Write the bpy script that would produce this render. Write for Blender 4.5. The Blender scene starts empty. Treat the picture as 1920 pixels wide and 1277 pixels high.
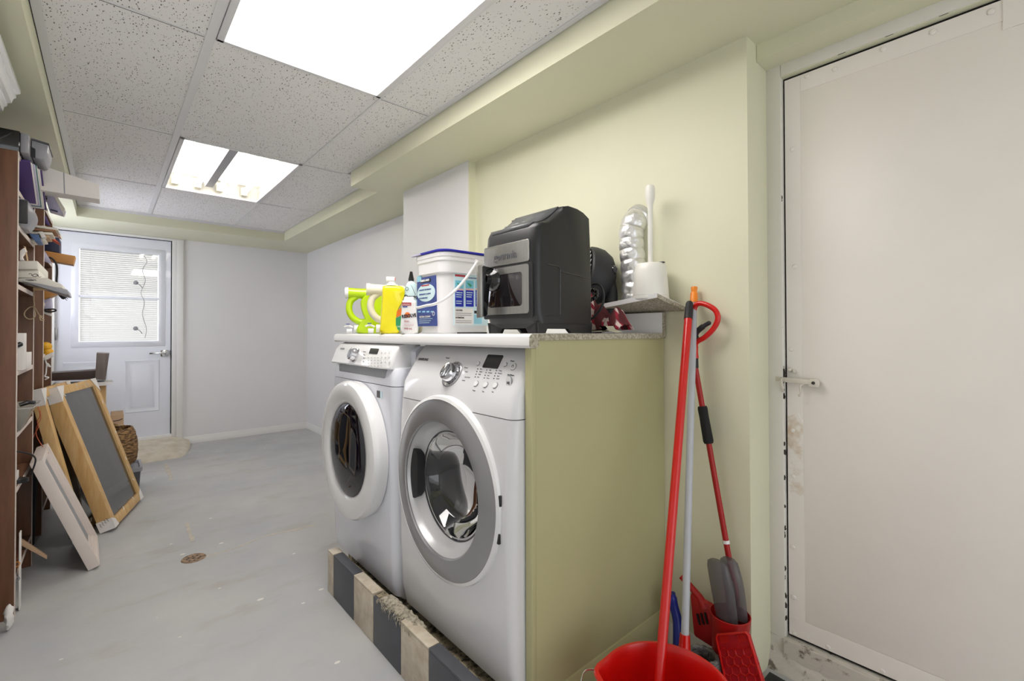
import bpy, bmesh, math, random
from mathutils import Vector, Matrix, noise
R=random.Random(7)
PI=math.pi
S=bpy.context.scene
C=S.collection
# ------------------------------------------------------------------ camera
F_PX=862.74; CY=615.02
cam_d=bpy.data.cameras.new('camera'); cam=bpy.data.objects.new('camera',cam_d); C.objects.link(cam)
cam_d.sensor_width=36; cam_d.lens=36*F_PX/1920; cam_d.shift_y=-(638.5-CY)/1920; cam_d.clip_start=.02
yaw,pitch,roll=[math.radians(a) for a in (41.3226,.59804,-.14189)]
CH=1.07
Fw=Vector((math.sin(yaw)*math.cos(pitch),math.cos(yaw)*math.cos(pitch),math.sin(pitch)))
Rt=Vector((math.cos(yaw),-math.sin(yaw),0)); Up=Rt.cross(Fw)
Rr=math.cos(roll)*Rt+math.sin(roll)*Up; Ur=-math.sin(roll)*Rt+math.cos(roll)*Up
cam.matrix_world=Matrix(((Rr.x,Ur.x,-Fw.x,0),(Rr.y,Ur.y,-Fw.y,0),(Rr.z,Ur.z,-Fw.z,CH),(0,0,0,1)))
S.camera=cam
def at(u,v,**k):                       # point of the photo on a real plane of the room
    d=Rr*((u-960)/F_PX)+Ur*((CY-v)/F_PX)+Fw; o=Vector((0,0,CH)); a,val=list(k.items())[0]; i='xyz'.index(a)
    return o+d*((val-o[i])/d[i])
# ------------------------------------------------------------------ world, exposure
w=bpy.data.worlds.new('world'); S.world=w; w.use_nodes=True
w.node_tree.nodes['Background'].inputs[0].default_value=(.95,.97,1,1); w.node_tree.nodes['Background'].inputs[1].default_value=.9
S.view_settings.view_transform='Standard'; S.view_settings.look='None'; S.view_settings.gamma=1; S.view_settings.use_curve_mapping=False
S.view_settings.exposure=1.06
LIGHT_PANEL=5.2; LIGHT_TUBE=7.0
# ------------------------------------------------------------------ materials
def lin(c): return tuple((v/255/12.92 if v/255<=.04045 else ((v/255+.055)/1.055)**2.4) for v in c)+(1,)
def nd(t,ty,**k):
    n=t.nodes.new(ty)
    for a,b in k.items():
        if hasattr(n,a): setattr(n,a,b)
        else: n.inputs[a.replace('_',' ')].default_value=b
    return n
def mat(name,col,rough=.5,metal=0,var=.04,scale=9,bump=0,bscale=60,coat=0,spec=.5,col2=None,thr=(.45,.6),stretch=(1,1,1),alpha=1,trans=0):
    m=bpy.data.materials.new(name); m.use_nodes=True; t=m.node_tree; p=t.nodes['Principled BSDF']; L=t.links.new
    p.inputs['Roughness'].default_value=rough; p.inputs['Metallic'].default_value=metal
    p.inputs['Coat Weight'].default_value=coat; p.inputs['Specular IOR Level'].default_value=spec
    p.inputs['Transmission Weight'].default_value=trans; p.inputs['Alpha'].default_value=alpha
    tc=nd(t,'ShaderNodeTexCoord'); mp=nd(t,'ShaderNodeMapping'); mp.inputs['Scale'].default_value=stretch; L(tc.outputs['Object'],mp.inputs[0])
    nz=nd(t,'ShaderNodeTexNoise',Scale=scale,Detail=5.0,Roughness=.6); L(mp.outputs[0],nz.inputs['Vector'])
    rp=nd(t,'ShaderNodeValToRGB'); c=lin(col); e=rp.color_ramp.elements
    if col2: c2=lin(col2); e[0].position,e[1].position=thr; e[0].color=c2; e[1].color=c
    else:
        e[0].position=.25; e[1].position=.75
        e[0].color=tuple(v*(1-var) for v in c[:3])+(1,); e[1].color=tuple(min(1,v*(1+var)) for v in c[:3])+(1,)
    L(nz.outputs[0],rp.inputs[0]); L(rp.outputs[0],p.inputs['Base Color'])
    if bump:
        n2=nd(t,'ShaderNodeTexNoise',Scale=bscale,Detail=4.0); L(mp.outputs[0],n2.inputs['Vector'])
        b=nd(t,'ShaderNodeBump',Strength=bump,Distance=.002); L(n2.outputs[0],b.inputs['Height']); L(b.outputs[0],p.inputs['Normal'])
    return m
def emis(name,col,s):
    m=bpy.data.materials.new(name); m.use_nodes=True; t=m.node_tree; p=t.nodes['Principled BSDF']
    p.inputs['Base Color'].default_value=lin(col); p.inputs['Emission Color'].default_value=lin(col); p.inputs['Emission Strength'].default_value=s
    return m
def mixrgb(t,fac,a,b,mode='MIX'):
    n=t.nodes.new('ShaderNodeMix'); n.data_type='RGBA'; n.blend_type=mode
    for i,v in ((0,fac),(6,a),(7,b)):
        if isinstance(v,(float,int)): n.inputs[i].default_value=v
        elif isinstance(v,tuple): n.inputs[i].default_value=v
        else: t.links.new(v,n.inputs[i])
    return n.outputs[2]
def mr(t,v,a,b,c=0.0,d=1.0):
    n=t.nodes.new('ShaderNodeMapRange'); t.links.new(v,n.inputs[0])
    for i,x in enumerate((a,b,c,d)): n.inputs[i+1].default_value=x
    return n.outputs[0]
def noi(t,vec,scale,detail=5.0,rough=.6):
    n=nd(t,'ShaderNodeTexNoise',Scale=scale,Detail=detail,Roughness=rough); t.links.new(vec,n.inputs['Vector']); return n.outputs[0]
def mapping(t,sc,rot=(0,0,0)):
    tc=nd(t,'ShaderNodeTexCoord'); mp=nd(t,'ShaderNodeMapping'); mp.inputs['Scale'].default_value=sc; mp.inputs['Rotation'].default_value=rot
    t.links.new(tc.outputs['Object'],mp.inputs[0]); return mp.outputs[0]
def floor_mat():
    m=mat('floor_paint',(176,177,178),.42); t=m.node_tree; p=t.nodes['Principled BSDF']; v=mapping(t,(1,1,1))
    base=mixrgb(t,mr(t,noi(t,v,1.3),.35,.65),lin((176,178,181)),lin((191,190,187)))
    st=mixrgb(t,mr(t,noi(t,mapping(t,(1,2.2,1),(0,0,.5)),3.1,8.0),.55,.72,0,.6),base,lin((168,160,150)))
    sc=mixrgb(t,mr(t,noi(t,mapping(t,(3,18,1),(0,0,.35)),3,6.0),.6,.75,0,.22),st,lin((206,200,190)))
    vo=nd(t,'ShaderNodeTexVoronoi',Scale=9.0); t.links.new(mapping(t,(1,1.6,1),(0,0,.6)),vo.inputs['Vector'])
    sp=t.nodes.new('ShaderNodeMath'); sp.operation='LESS_THAN'; t.links.new(vo.outputs['Distance'],sp.inputs[0])
    cr=mr(t,vo.outputs['Color'],.55,.95,0,.13); t.links.new(cr,sp.inputs[1])
    o=mixrgb(t,sp.outputs[0],sc,lin((226,222,214)))
    t.links.new(o,p.inputs['Base Color'])
    b=nd(t,'ShaderNodeBump',Strength=.25,Distance=.004); t.links.new(noi(t,v,14,8.0),b.inputs['Height']); t.links.new(b.outputs[0],p.inputs['Normal'])
    t.links.new(mr(t,noi(t,v,4),.3,.7,.3,.6),p.inputs['Roughness'])
    return m
def tile_mat():
    m=mat('ceiling_tile',(214,211,209),.9); t=m.node_tree; p=t.nodes['Principled BSDF']
    base=mixrgb(t,mr(t,noi(t,mapping(t,(1,1,1)),2),.3,.7),lin((236,234,233)),lin((240,238,236)))
    out=base
    for sc,rot,mx in ((150,.5,.36),(200,-.9,.32),(110,2.0,.26)):
        vo=nd(t,'ShaderNodeTexVoronoi',Scale=float(sc)); t.links.new(mapping(t,(1,.42,1),(0,0,rot)),vo.inputs['Vector'])
        sp=t.nodes.new('ShaderNodeMath'); sp.operation='LESS_THAN'; t.links.new(vo.outputs['Distance'],sp.inputs[0])
        t.links.new(mr(t,vo.outputs['Color'],.35,1.0,0,mx),sp.inputs[1])
        out=mixrgb(t,sp.outputs[0],out,lin((112,106,100)))
    t.links.new(out,p.inputs['Base Color']); return m
M={}
def mk(n,*a,**k): M[n]=mat(n,*a,**k)
M['floor']=floor_mat(); M['tile']=tile_mat()
mk('green',(222,221,194),.55,var=.03,scale=2.5,bump=.12,bscale=40)
mk('green_board',(188,184,140),.5,var=.04,scale=3,bump=.1,bscale=50)
mk('wall_white',(232,231,232),.6,var=.02,scale=2,bump=.1,bscale=40)
mk('trim_white',(233,232,229),.45,var=.02,bump=.1,bscale=30)
mk('door_paint',(238,233,226),.42,var=.03,scale=3,bump=.25,bscale=14)
mk('jamb_paint',(228,225,216),.45,var=.05,scale=4,bump=.4,bscale=20)
mk('flaking',(206,201,190),.8,col2=(120,110,98),thr=(.36,.44),scale=26,bump=1,bscale=45)
mk('tbar',(226,225,226),.35,var=.01)
mk('trough',(206,205,200),.4,var=.01)
mk('gap',(20,18,16),.9)
mk('rust',(206,184,156),.7,col2=(238,233,226),thr=(.46,.72),scale=22,bump=.3)
mk('chip',(58,52,46),.8,var=.4)
mk('steel_paint',(214,208,196),.45,var=.08,bump=.4,bscale=80)
mk('white_enamel',(228,228,230),.22,var=.01,coat=.4)
mk('white_enamel_blue',(226,228,236),.22,var=.01,coat=.4)
mk('silver',(168,168,170),.3,metal=.75,var=.04)
mk('white_gloss',(236,236,236),.15,var=.01,coat=.5)
mk('cone_grey',(205,205,206),.3,metal=.2,var=.03)
mk('drum',(165,167,172),.3,metal=.85,var=.1)
mk('paddle',(196,196,198),.4,var=.05)
mk('gasket',(70,70,74),.5)
mk('chrome',(215,216,220),.1,metal=1,var=.02)
mk('black',(22,22,24),.4,var=.1)
mk('black_gloss',(14,14,17),.12,coat=.5)
mk('black_matte',(34,34,37),.55,var=.08,bump=.15,bscale=400)
mk('print_grey',(92,92,96),.6)
mk('print_dark',(44,44,50),.6)
mk('mark_grey',(150,152,156),.6)
mk('laminate',(236,235,234),.3,var=.01)
mk('chipboard',(196,190,172),.85,col2=(146,138,120),thr=(.38,.6),scale=160,bump=.5,bscale=200)
mk('tile_dark',(72,74,80),.45,var=.08,scale=20)
mk('tile_beige',(206,196,178),.55,col2=(182,168,146),thr=(.35,.62),scale=18)
mk('mortar',(150,138,114),.9,col2=(60,54,44),thr=(.4,.55),scale=40,bump=1,bscale=60)
mk('lint',(178,170,152),.95,col2=(90,84,70),thr=(.3,.55),scale=90,bump=1,bscale=120)
mk('walnut',(120,80,54),.45,col2=(94,60,40),thr=(.3,.68),scale=7,stretch=(6,6,.6),bump=.1)
mk('edge_band',(222,208,198),.5)
mk('dark_back',(58,40,30),.7)
mk('pine',(216,182,128),.5,col2=(200,158,100),thr=(.35,.65),scale=9,stretch=(5,5,.7))
mk('pine_light',(222,190,150),.5,col2=(206,168,124),thr=(.3,.7),scale=9,stretch=(5,5,.7))
mk('board_orange',(206,150,84),.5,col2=(190,132,68),thr=(.3,.7),scale=8,stretch=(1,8,8))
mk('white_wood',(226,214,206),.5,var=.03,scale=12)
mk('mesh_black',(42,41,44),.16,var=.25,scale=4,coat=.7,bump=1,bscale=7)
mk('cardboard',(196,164,132),.8,var=.06)
mk('card_white',(232,228,224),.6,var=.03)
mk('foam_white',(236,232,222),.6,var=.02)
mk('paper',(232,226,214),.8,var=.05,scale=60,stretch=(1,1,8))
mk('purple',(86,66,124),.5); mk('teal',(86,132,136),.5); mk('navy',(34,42,74),.5); mk('blue_book',(82,110,156),.5)
mk('lilac',(188,184,210),.35,var=.12,scale=30); mk('red_paper',(214,98,72),.6); mk('kraft',(160,120,90),.8)
mk('grey_plastic',(150,150,156),.35); mk('dark_grey',(78,78,82),.5); mk('leaf',(184,196,120),.5)
mk('yellow',(238,178,40),.5,var=.1); mk('orange_cord',(196,96,58),.6); mk('label_red',(226,84,70),.5); mk('label_orange',(236,150,50),.5)
mk('cream_plastic',(228,220,196),.45,var=.04); mk('string',(208,186,150),.8)
mk('lime',(196,228,20),.25,var=.04,coat=.3); mk('soap_yellow',(240,226,10),.18,var=.03,coat=.4); mk('cream_cap',(238,232,208),.35)
mk('bottle_white',(238,236,234),.3); mk('cap_white',(240,240,240),.35); mk('pale_blue',(206,228,230),.3)
mk('pink_label',(228,190,196),.5); mk('red_label',(176,58,66),.5); mk('green_label',(52,150,96),.5); mk('orange_label',(236,120,40),.5)
mk('pail',(236,235,236),.35,var=.01); mk('lid_blue',(52,52,196),.35); mk('label_navy',(52,66,132),.5,col2=(70,90,160),thr=(.3,.7)); mk('label_sky',(150,206,226),.4,var=.1,scale=60)
mk('label_blue',(36,50,180),.4); mk('label_cyan',(120,200,220),.4); mk('label_pale',(206,230,238),.4)
mk('fryer',(32,33,35),.38,var=.06,scale=300,spec=.5); mk('fryer_top',(70,72,76),.45,var=.4,scale=30,coat=.25)
mk('brushed',(176,176,172),.3,metal=.9,var=.1,scale=6,stretch=(1,30,1)); mk('foil',(236,236,236),.32,metal=.8,var=.06,scale=50,bump=1,bscale=70)
mk('foil_dull',(205,205,200),.45,metal=.5); mk('brush_white',(234,232,224),.35)
mk('mat_beige',(184,180,160),.85,bump=1,bscale=220); mk('orange',(240,138,36),.4)
mk('red',(206,16,10),.28,var=.05,coat=.3); mk('red_dark',(170,20,20),.4,var=.08); mk('red_deep',(178,18,30),.4,var=.1); mk('pole_grey',(186,190,196),.35)
mk('smoke_plastic',(104,100,104),.2,var=.1,alpha=.62); mk('blue_handle',(28,42,130),.35); mk('mop_grey',(130,128,124),.9,col2=(74,72,70),thr=(.35,.6),scale=70,stretch=(1,1,4),bump=1)
mk('foam_black',(26,26,28),.8,bump=.5,bscale=300); mk('rubber_mat',(48,50,50),.85,var=.2,scale=40,bump=1,bscale=90)
mk('wicker',(168,130,82),.6,col2=(66,44,26),thr=(.40,.60),scale=30,stretch=(1,1,3.6),bump=.8,bscale=40)
mk('slat_grey',(122,110,104),.5,col2=(104,92,86),thr=(.3,.7),scale=8,stretch=(6,6,.8)); mk('espresso',(54,38,30),.5)
mk('concrete_sill',(218,210,194),.8,col2=(196,184,164),thr=(.3,.6),scale=9,bump=.5,bscale=30)
mk('drain',(166,140,116),.7,col2=(96,78,62),thr=(.35,.6),scale=50,bump=1); mk('drain_dark',(50,42,36),.8)
mk('slat_white',(232,232,228),.5); mk('cable',(26,26,30),.5)
mk('floor_patch',(206,196,178),.6,col2=(184,180,174),thr=(.35,.6),scale=20)
mk('scuff',(150,128,98),.7)
def glass(name,tint,gl=.12,rough=.03,op=.35,dif=None):
    m=bpy.data.materials.new(name); m.use_nodes=True; t=m.node_tree; t.nodes.clear(); L=t.links.new
    o=nd(t,'ShaderNodeOutputMaterial'); tr=nd(t,'ShaderNodeBsdfTransparent'); tr.inputs[0].default_value=lin(tint)
    g=nd(t,'ShaderNodeBsdfGlossy'); g.inputs['Roughness'].default_value=rough; d=nd(t,'ShaderNodeBsdfDiffuse'); d.inputs[0].default_value=lin(dif or tint)
    fr=nd(t,'ShaderNodeFresnel'); fr.inputs[0].default_value=1.5
    a=nd(t,'ShaderNodeMixShader'); a.inputs[0].default_value=op; L(tr.outputs[0],a.inputs[1]); L(d.outputs[0],a.inputs[2])
    ma=t.nodes.new('ShaderNodeMath'); ma.inputs[1].default_value=gl; L(fr.outputs[0],ma.inputs[0])
    b=nd(t,'ShaderNodeMixShader'); L(ma.outputs[0],b.inputs[0]); L(a.outputs[0],b.inputs[1]); L(g.outputs[0],b.inputs[2]); L(b.outputs[0],o.inputs[0]); M[name]=m
glass('glass_dark',(66,70,92),.06,op=.45,dif=(16,18,34)); glass('glass_clear',(200,205,208),.05,op=.12); glass('fryer_glass',(120,112,116),.08,op=.5,dif=(46,42,46))
glass('bin_clear',(236,234,226),.03,.2,.55); glass('window_glass',(250,250,250),.02,op=.03)
m=bpy.data.materials.new('slat_glow'); m.use_nodes=True; t_=m.node_tree; t_.nodes.clear(); o_=nd(t_,'ShaderNodeOutputMaterial'); a_=nd(t_,'ShaderNodeBsdfDiffuse'); b_=nd(t_,'ShaderNodeBsdfTranslucent'); c_=nd(t_,'ShaderNodeMixShader')
for q in (a_,b_): q.inputs[0].default_value=lin((240,240,238))
t_.links.new(a_.outputs[0],c_.inputs[1]); t_.links.new(b_.outputs[0],c_.inputs[2]); t_.links.new(c_.outputs[0],o_.inputs[0]); c_.inputs[0].default_value=.45; M['slat_glow']=m
M['light_panel']=emis('light_panel',(255,250,246),LIGHT_PANEL); M['tube']=emis('tube',(255,250,240),LIGHT_TUBE)
def panel_detail(m):   # prismatic lens: fine dimples, stronger light over the tubes behind it
    t=m.node_tree; p=t.nodes['Principled BSDF']; v=mapping(t,(1,1,1))
    wv=nd(t,'ShaderNodeTexVoronoi',Scale=130.0); t.links.new(v,wv.inputs['Vector'])
    s=mr(t,wv.outputs['Distance'],0,.7,LIGHT_PANEL*1.03,LIGHT_PANEL*.95); t.links.new(s,p.inputs['Emission Strength'])
panel_detail(M['light_panel'])
def plaid():
    m=mat('plaid_cloth',(170,44,66),.9); t=m.node_tree; p=t.nodes['Principled BSDF']; v=mapping(t,(1,1,1),(.6,.3,.5))
    c1=lin((170,40,62)); c2=lin((226,206,200)); c3=lin((96,40,44))
    w1=nd(t,'ShaderNodeTexWave',Scale=9.0,Distortion=1.5); t.links.new(v,w1.inputs['Vector']); w2=nd(t,'ShaderNodeTexWave',Scale=7.0,Distortion=1.0); w2.bands_direction='Y'; t.links.new(v,w2.inputs['Vector'])
    a=mixrgb(t,mr(t,w1.outputs[0],.55,.65),c1,c2); b=mixrgb(t,mr(t,w2.outputs[0],.6,.7),a,c3); c=mixrgb(t,mr(t,w2.outputs[0],.1,.2),c2,b)
    t.links.new(c,p.inputs['Base Color']); M['plaid']=m
plaid()
# ------------------------------------------------------------------ mesh builder
class MB:
    def __init__(s): s.bm=bmesh.new()
    def loft(s,loops,cap=True,closed=True,ring=False):
        V=[[s.bm.verts.new(p) for p in l] for l in loops]; n=len(loops[0]); r=range(len(V)) if ring else range(len(V)-1)
        for i in r:
            a,b=V[i],V[(i+1)%len(V)]
            for j in range(n if closed else n-1):
                q=[a[j],a[(j+1)%n],b[(j+1)%n],b[j]]
                try: s.bm.faces.new(q)
                except ValueError: pass
        if cap and not ring:
            for l in (V[0],V[-1]):
                try: s.bm.faces.new(l)
                except ValueError: pass
        return V
    def obox(s,o,a,b,c,bev=0,seg=2):
        o,a,b,c=map(Vector,(o,a,b,c)); l=[o,o+a,o+a+b,o+b]
        V=s.loft([l,[p+c for p in l]])
        if bev:
            vs=set(V[0]+V[1]); es=[e for e in s.bm.edges if e.verts[0] in vs and e.verts[1] in vs]
            bmesh.ops.bevel(s.bm,geom=es,offset=bev,segments=seg,profile=.5,affect='EDGES')
        return s
    def box(s,x0,y0,z0,x1,y1,z1,bev=0,seg=2): return s.obox((x0,y0,z0),(x1-x0,0,0),(0,y1-y0,0),(0,0,z1-z0),bev,seg)
    def prism(s,pts,d,bev=0):
        d=Vector(d); V=s.loft([[Vector(p) for p in pts],[Vector(p)+d for p in pts]])
        if bev:
            vs=set(V[0]+V[1]); es=[e for e in s.bm.edges if e.verts[0] in vs and e.verts[1] in vs]
            bmesh.ops.bevel(s.bm,geom=es,offset=bev,segments=2,profile=.5,affect='EDGES')
        return s
    def tube(s,pts,r,n=12,closed=False,sq=1):
        P=[Vector(p) for p in pts]; m=len(P); rr=r if isinstance(r,(list,tuple)) else [r]*m; loops=[]; prev=None
        for i in range(m):
            a=P[(i-1)%m] if (closed or i) else P[0]; b=P[(i+1)%m] if (closed or i<m-1) else P[-1]; t=(b-a).normalized()
            if prev is None:
                u=t.cross(Vector((0,0,1)));
                if u.length<.05: u=t.cross(Vector((1,0,0)))
            else: u=prev-t*prev.dot(t)
            u.normalize(); prev=u; v=t.cross(u)
            loops.append([P[i]+(u*math.cos(2*PI*k/n)+v*math.sin(2*PI*k/n)*sq)*rr[i] for k in range(n)])
        s.loft(loops,ring=closed); return s
    def lathe(s,prof,o=(0,0,0),ax=(0,0,1),n=32,cap=False,sx=1,arc=None):
        o=Vector(o); ax=Vector(ax).normalized(); u=ax.cross(Vector((0,0,1)))
        if u.length<.01: u=Vector((1,0,0))
        u.normalize(); v=ax.cross(u); loops=[]
        a0,a1=arc if arc else (0,2*PI)
        for r,h in prof:
            r=max(r,1e-5); k=n if not arc else n+1
            loops.append([o+ax*h+(u*math.cos(a0+(a1-a0)*i/n)*sx+v*math.sin(a0+(a1-a0)*i/n))*r for i in range(k)])
        s.loft(loops,cap=cap,closed=not arc); return s
    def ball(s,o,r,n=16,sc=(1,1,1)):
        o=Vector(o); s.loft([[o+Vector((sc[0]*r*math.sin(PI*j/n)*math.cos(2*PI*i/n) if 0<j<n else sc[0]*1e-5*math.cos(2*PI*i/n),sc[1]*(r*math.sin(PI*j/n) if 0<j<n else 1e-5)*math.sin(2*PI*i/n),sc[2]*r*math.cos(PI*j/n))) for i in range(n)] for j in range(n+1)]); return s
    def grid(s,fn,nu,nv,th=0):
        V=[[s.bm.verts.new(fn(i/nu,j/nv)) for j in range(nv+1)] for i in range(nu+1)]
        for i in range(nu):
            for j in range(nv): s.bm.faces.new((V[i][j],V[i+1][j],V[i+1][j+1],V[i][j+1]))
        return s
ORI={}
def obj(name,mb,m,parent=None,kind=None,label=None,cat=None,group=None,sharp=.6,solid=0):
    me=bpy.data.meshes.new(name); bmesh.ops.recalc_face_normals(mb.bm,faces=mb.bm.faces[:]); mb.bm.to_mesh(me); mb.bm.free()
    return obm(name,me,m,parent,kind,label,cat,group,sharp,solid)
def obm(name,me,m,parent=None,kind=None,label=None,cat=None,group=None,sharp=.6,solid=0):
    o=bpy.data.objects.new(name,me); C.objects.link(o)
    if parent is not None:
        o.parent=parent; off=ORI.get(parent.name)
        if off is not None: me.transform(Matrix.Translation(-off)); ORI[o.name]=off
    me.materials.clear(); me.materials.append(M[m] if isinstance(m,str) else m)
    for p in me.polygons: p.use_smooth=True
    me.set_sharp_from_angle(angle=sharp)
    if kind: o['kind']=kind
    if label: o['label']=label
    if cat: o['category']=cat
    if group: o['group']=group
    if solid:
        sm=o.modifiers.new('solid','SOLIDIFY'); sm.thickness=solid; sm.offset=0
    return o
def thing(name,label,cat,loc=(0,0,0),rz=0,local=False,group=None,kind=None,rot=None):
    o=bpy.data.objects.new(name,None); C.objects.link(o); o.empty_display_size=.05; o.location=loc; o.rotation_euler=rot or (0,0,rz)
    if label: o['label']=label
    if cat: o['category']=cat
    if group: o['group']=group
    if kind: o['kind']=kind
    if not local: ORI[o.name]=Vector(loc)
    return o
def text(s,size,o,xd,ud,m,parent,name='lettering',sx=1,bold=0,align='LEFT'):
    cu=bpy.data.curves.new('txt','FONT'); cu.body=s; cu.size=size; cu.extrude=.0004; cu.offset=bold; cu.align_x=align; cu.resolution_u=3
    ob=bpy.data.objects.new('txt',cu); me=bpy.data.meshes.new_from_object(ob); bpy.data.objects.remove(ob); bpy.data.curves.remove(cu)
    x=Vector(xd).normalized(); u=Vector(ud); u=(u-x*u.dot(x)).normalized(); z=x.cross(u); o=Vector(o)
    me.transform(Matrix(((x.x*sx,u.x,z.x,o.x),(x.y*sx,u.y,z.y,o.y),(x.z*sx,u.z,z.z,o.z),(0,0,0,1))))
    return obm(name,me,m,parent)
def struct(name,mb,m,parent=None,**k): return obj(name,mb,m,parent,kind='structure' if parent is None else None,**k)
def cut(o,cutmb):
    me=bpy.data.meshes.new('c'); bmesh.ops.recalc_face_normals(cutmb.bm,faces=cutmb.bm.faces[:]); cutmb.bm.to_mesh(me); cutmb.bm.free(); c=bpy.data.objects.new('c',me); C.objects.link(c)
    c.matrix_world=Matrix.Translation(ORI.get(o.name,Vector()))@Matrix.Identity(4); me.transform(Matrix.Translation(-ORI.get(o.name,Vector())))
    md=o.modifiers.new('b','BOOLEAN'); md.object=c; md.operation='DIFFERENCE'; md.solver='EXACT'
    bpy.context.view_layer.update(); dg=bpy.context.evaluated_depsgraph_get(); nm=bpy.data.meshes.new_from_object(o.evaluated_get(dg)); o.modifiers.remove(md); o.data=nm
    bpy.data.objects.remove(c)
    for p in nm.polygons: p.use_smooth=True
    nm.set_sharp_from_angle(angle=.6)
def bez(p0,p1,p2,p3,n=16):
    p0,p1,p2,p3=map(Vector,(p0,p1,p2,p3)); return [p0*(1-t)**3+p1*3*t*(1-t)**2+p2*3*t*t*(1-t)+p3*t**3 for t in [i/n for i in range(n+1)]]
def cat_rom(P,n=8):
    P=[Vector(p) for p in P]; P=[P[0]*2-P[1]]+P+[P[-1]*2-P[-2]]; out=[]
    for i in range(1,len(P)-2):
        for k in range(n):
            t=k/n; a,b,c,d=P[i-1:i+3]; out.append(.5*((2*b)+(-a+c)*t+(2*a-5*b+4*c-d)*t*t+(-a+3*b-3*c+d)*t**3))
    out.append(P[-2]); return out
def rrect(w,h,r,n=5):   # rounded rectangle loop in 2D centred at origin
    out=[]
    for cx,cy,a in ((w/2-r,h/2-r,0),(-w/2+r,h/2-r,PI/2),(-w/2+r,-h/2+r,PI),(w/2-r,-h/2+r,3*PI/2)):
        for k in range(n+1): t=a+PI/2*k/n; out.append((cx+r*math.cos(t),cy+r*math.sin(t)))
    return out
# ================================================================== THE ROOM
XL,XR,XD=-.575,1.465,1.62          # left wall, right wall, door wall
YB,YN=5.45,-1.6                    # back wall, wall behind the camera
ZC,ZS=2.07,1.9775                  # tile ceiling, soffit
mb=MB(); mb.box(XL-.1,YN-.1,-.1,2.2,YB+.1,0); fl=struct('floor',mb,'floor')
mb=MB(); mb.lathe([(0,.001),(.040,.001),(.044,.0035),(.047,.0035),(.050,.0)],at(363,1047,z=0),n=28); fd=obj('floor_drain',mb,'drain',label='small round rusty floor drain set in the grey concrete floor',cat='drain')
d=at(363,1047,z=0); mb=MB()
for k in range(8):
    a=k*PI/4; mb.lathe([(0,.0018),(.004,.0018),(.004,.0008)],d+Vector((.026*math.cos(a),.026*math.sin(a),0)),n=8)
mb.lathe([(0,.0018),(.006,.0018),(.006,.0008)],d,n=8); obj('drain_hole',mb,'drain_dark',fd)
# worn line running from the drain, thin filler strips on the floor
def strip(name,pts,wd,m,h=.0012,jit=.25):
    mb=MB(); P=cat_rom(pts,6); loops=[]
    for i,p in enumerate(P):
        t=(P[min(i+1,len(P)-1)]-P[max(i-1,0)]).normalized(); s=Vector((-t.y,t.x,0))*wd*(1+R.uniform(-jit,jit))
        loops.append([p-s,p-s+Vector((0,0,h)),p+s+Vector((0,0,h)),p+s])
    mb.loft(loops); return obj(name,mb,m,kind='structure')
strip('trim_1',[at(u,v,z=0) for u,v in ((388,1043),(440,1028),(500,1005),(560,992),(592,984))],.006,'floor_patch',jit=.6)
strip('trim_2',[at(u,v,z=0) for u,v in ((310,870),(318,888),(322,900))],.014,'floor_patch',jit=.5)
strip('trim_3',[at(u,v,z=0) for u,v in ((350,980),(356,1000),(362,1016))],.008,'floor_patch',jit=.5)
# walls
mb=MB(); mb.box(XL-.1,YN,0,XL,4.25,2.3); mb.box(XL-.1,5.25,0,XL,YB,2.3); mb.box(XL-.1,4.25,0,XL,5.25,1.05); mb.box(XL-.1,4.25,1.88,XL,5.25,2.3); struct('wall_left',mb,'wall_white')
w1=thing('added_window',None,None,(XL,4.75,1.05),kind='structure')     # unseen window added on the left wall beyond the bookcases for daylight
mb=MB()
for a in ((4.25,1.05,5.25,1.09),(4.25,1.84,5.25,1.88),(4.25,1.05,4.29,1.88),(5.21,1.05,5.25,1.88),(4.73,1.05,4.77,1.88)): mb.box(XL-.07,a[0],a[1],XL-.005,a[2],a[3],.003)
obj('window_frame',mb,'trim_white',w1)
mb=MB(); mb.box(XL-.05,4.28,1.08,XL-.045,5.22,1.85); obj('glowing_pane',mb,emis('daylight_pane',(240,243,255),2.6),w1)  # pane of the added window emits its daylight itself
mb=MB(); mb.box(XL-.1,YN-.1,0,-.45,YN,2.3); mb.box(1.45,YN-.1,0,2.2,YN,2.3); mb.box(-.45,YN-.1,1.95,1.45,YN,2.3); struct('wall_front',mb,'wall_white')   # unseen passage opened behind the camera to let in added daylight
DX0,DX1,DZ0,DZ1=-.334,.462,.108,1.957
mb=MB(); mb.box(XL,YB,0,DX0,YB+.12,2.3); mb.box(DX1,YB,0,1.95,YB+.12,2.3); mb.box(DX0,YB,DZ1,DX1,YB+.12,2.3); mb.box(DX0,YB,0,DX1,YB+.12,DZ0); struct('wall_back',mb,'wall_white')
mb=MB(); mb.box(XR,.575,0,XR+.13,1.965,2.3); mb.box(XR+.13,.575,0,XD+.0,.70,2.3); struct('wall_right',mb,'green')
mb=MB(); mb.box(1.425,1.965,0,1.75,2.675,2.3); col=struct('wall_column',mb,'wall_white')
mb=MB(); mb.box(1.424,1.957,0,XR+.1,1.9655,2.3); struct('trim_4',mb,'green')
mb=MB(); mb.box(1.70,2.675,0,1.85,YB,2.3); struct('wall_recess',mb,'wall_white')
mb=MB(); mb.box(XD,.535,0,XD+.14,.575,1.888)
mb.box(XD,YN,1.888,XD+.14,.575,2.3); mb.box(XD+.1,YN,0,XD+.14,.535,1.9); mb.box(XD,YN,0,XD+.14,-.52,1.9); struct('wall_door_side',mb,'green')
mb=MB(); mb.box(1.537,YN,1.926,XD-.001,.574,2.3); struct('trim_11',mb,'green')
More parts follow.
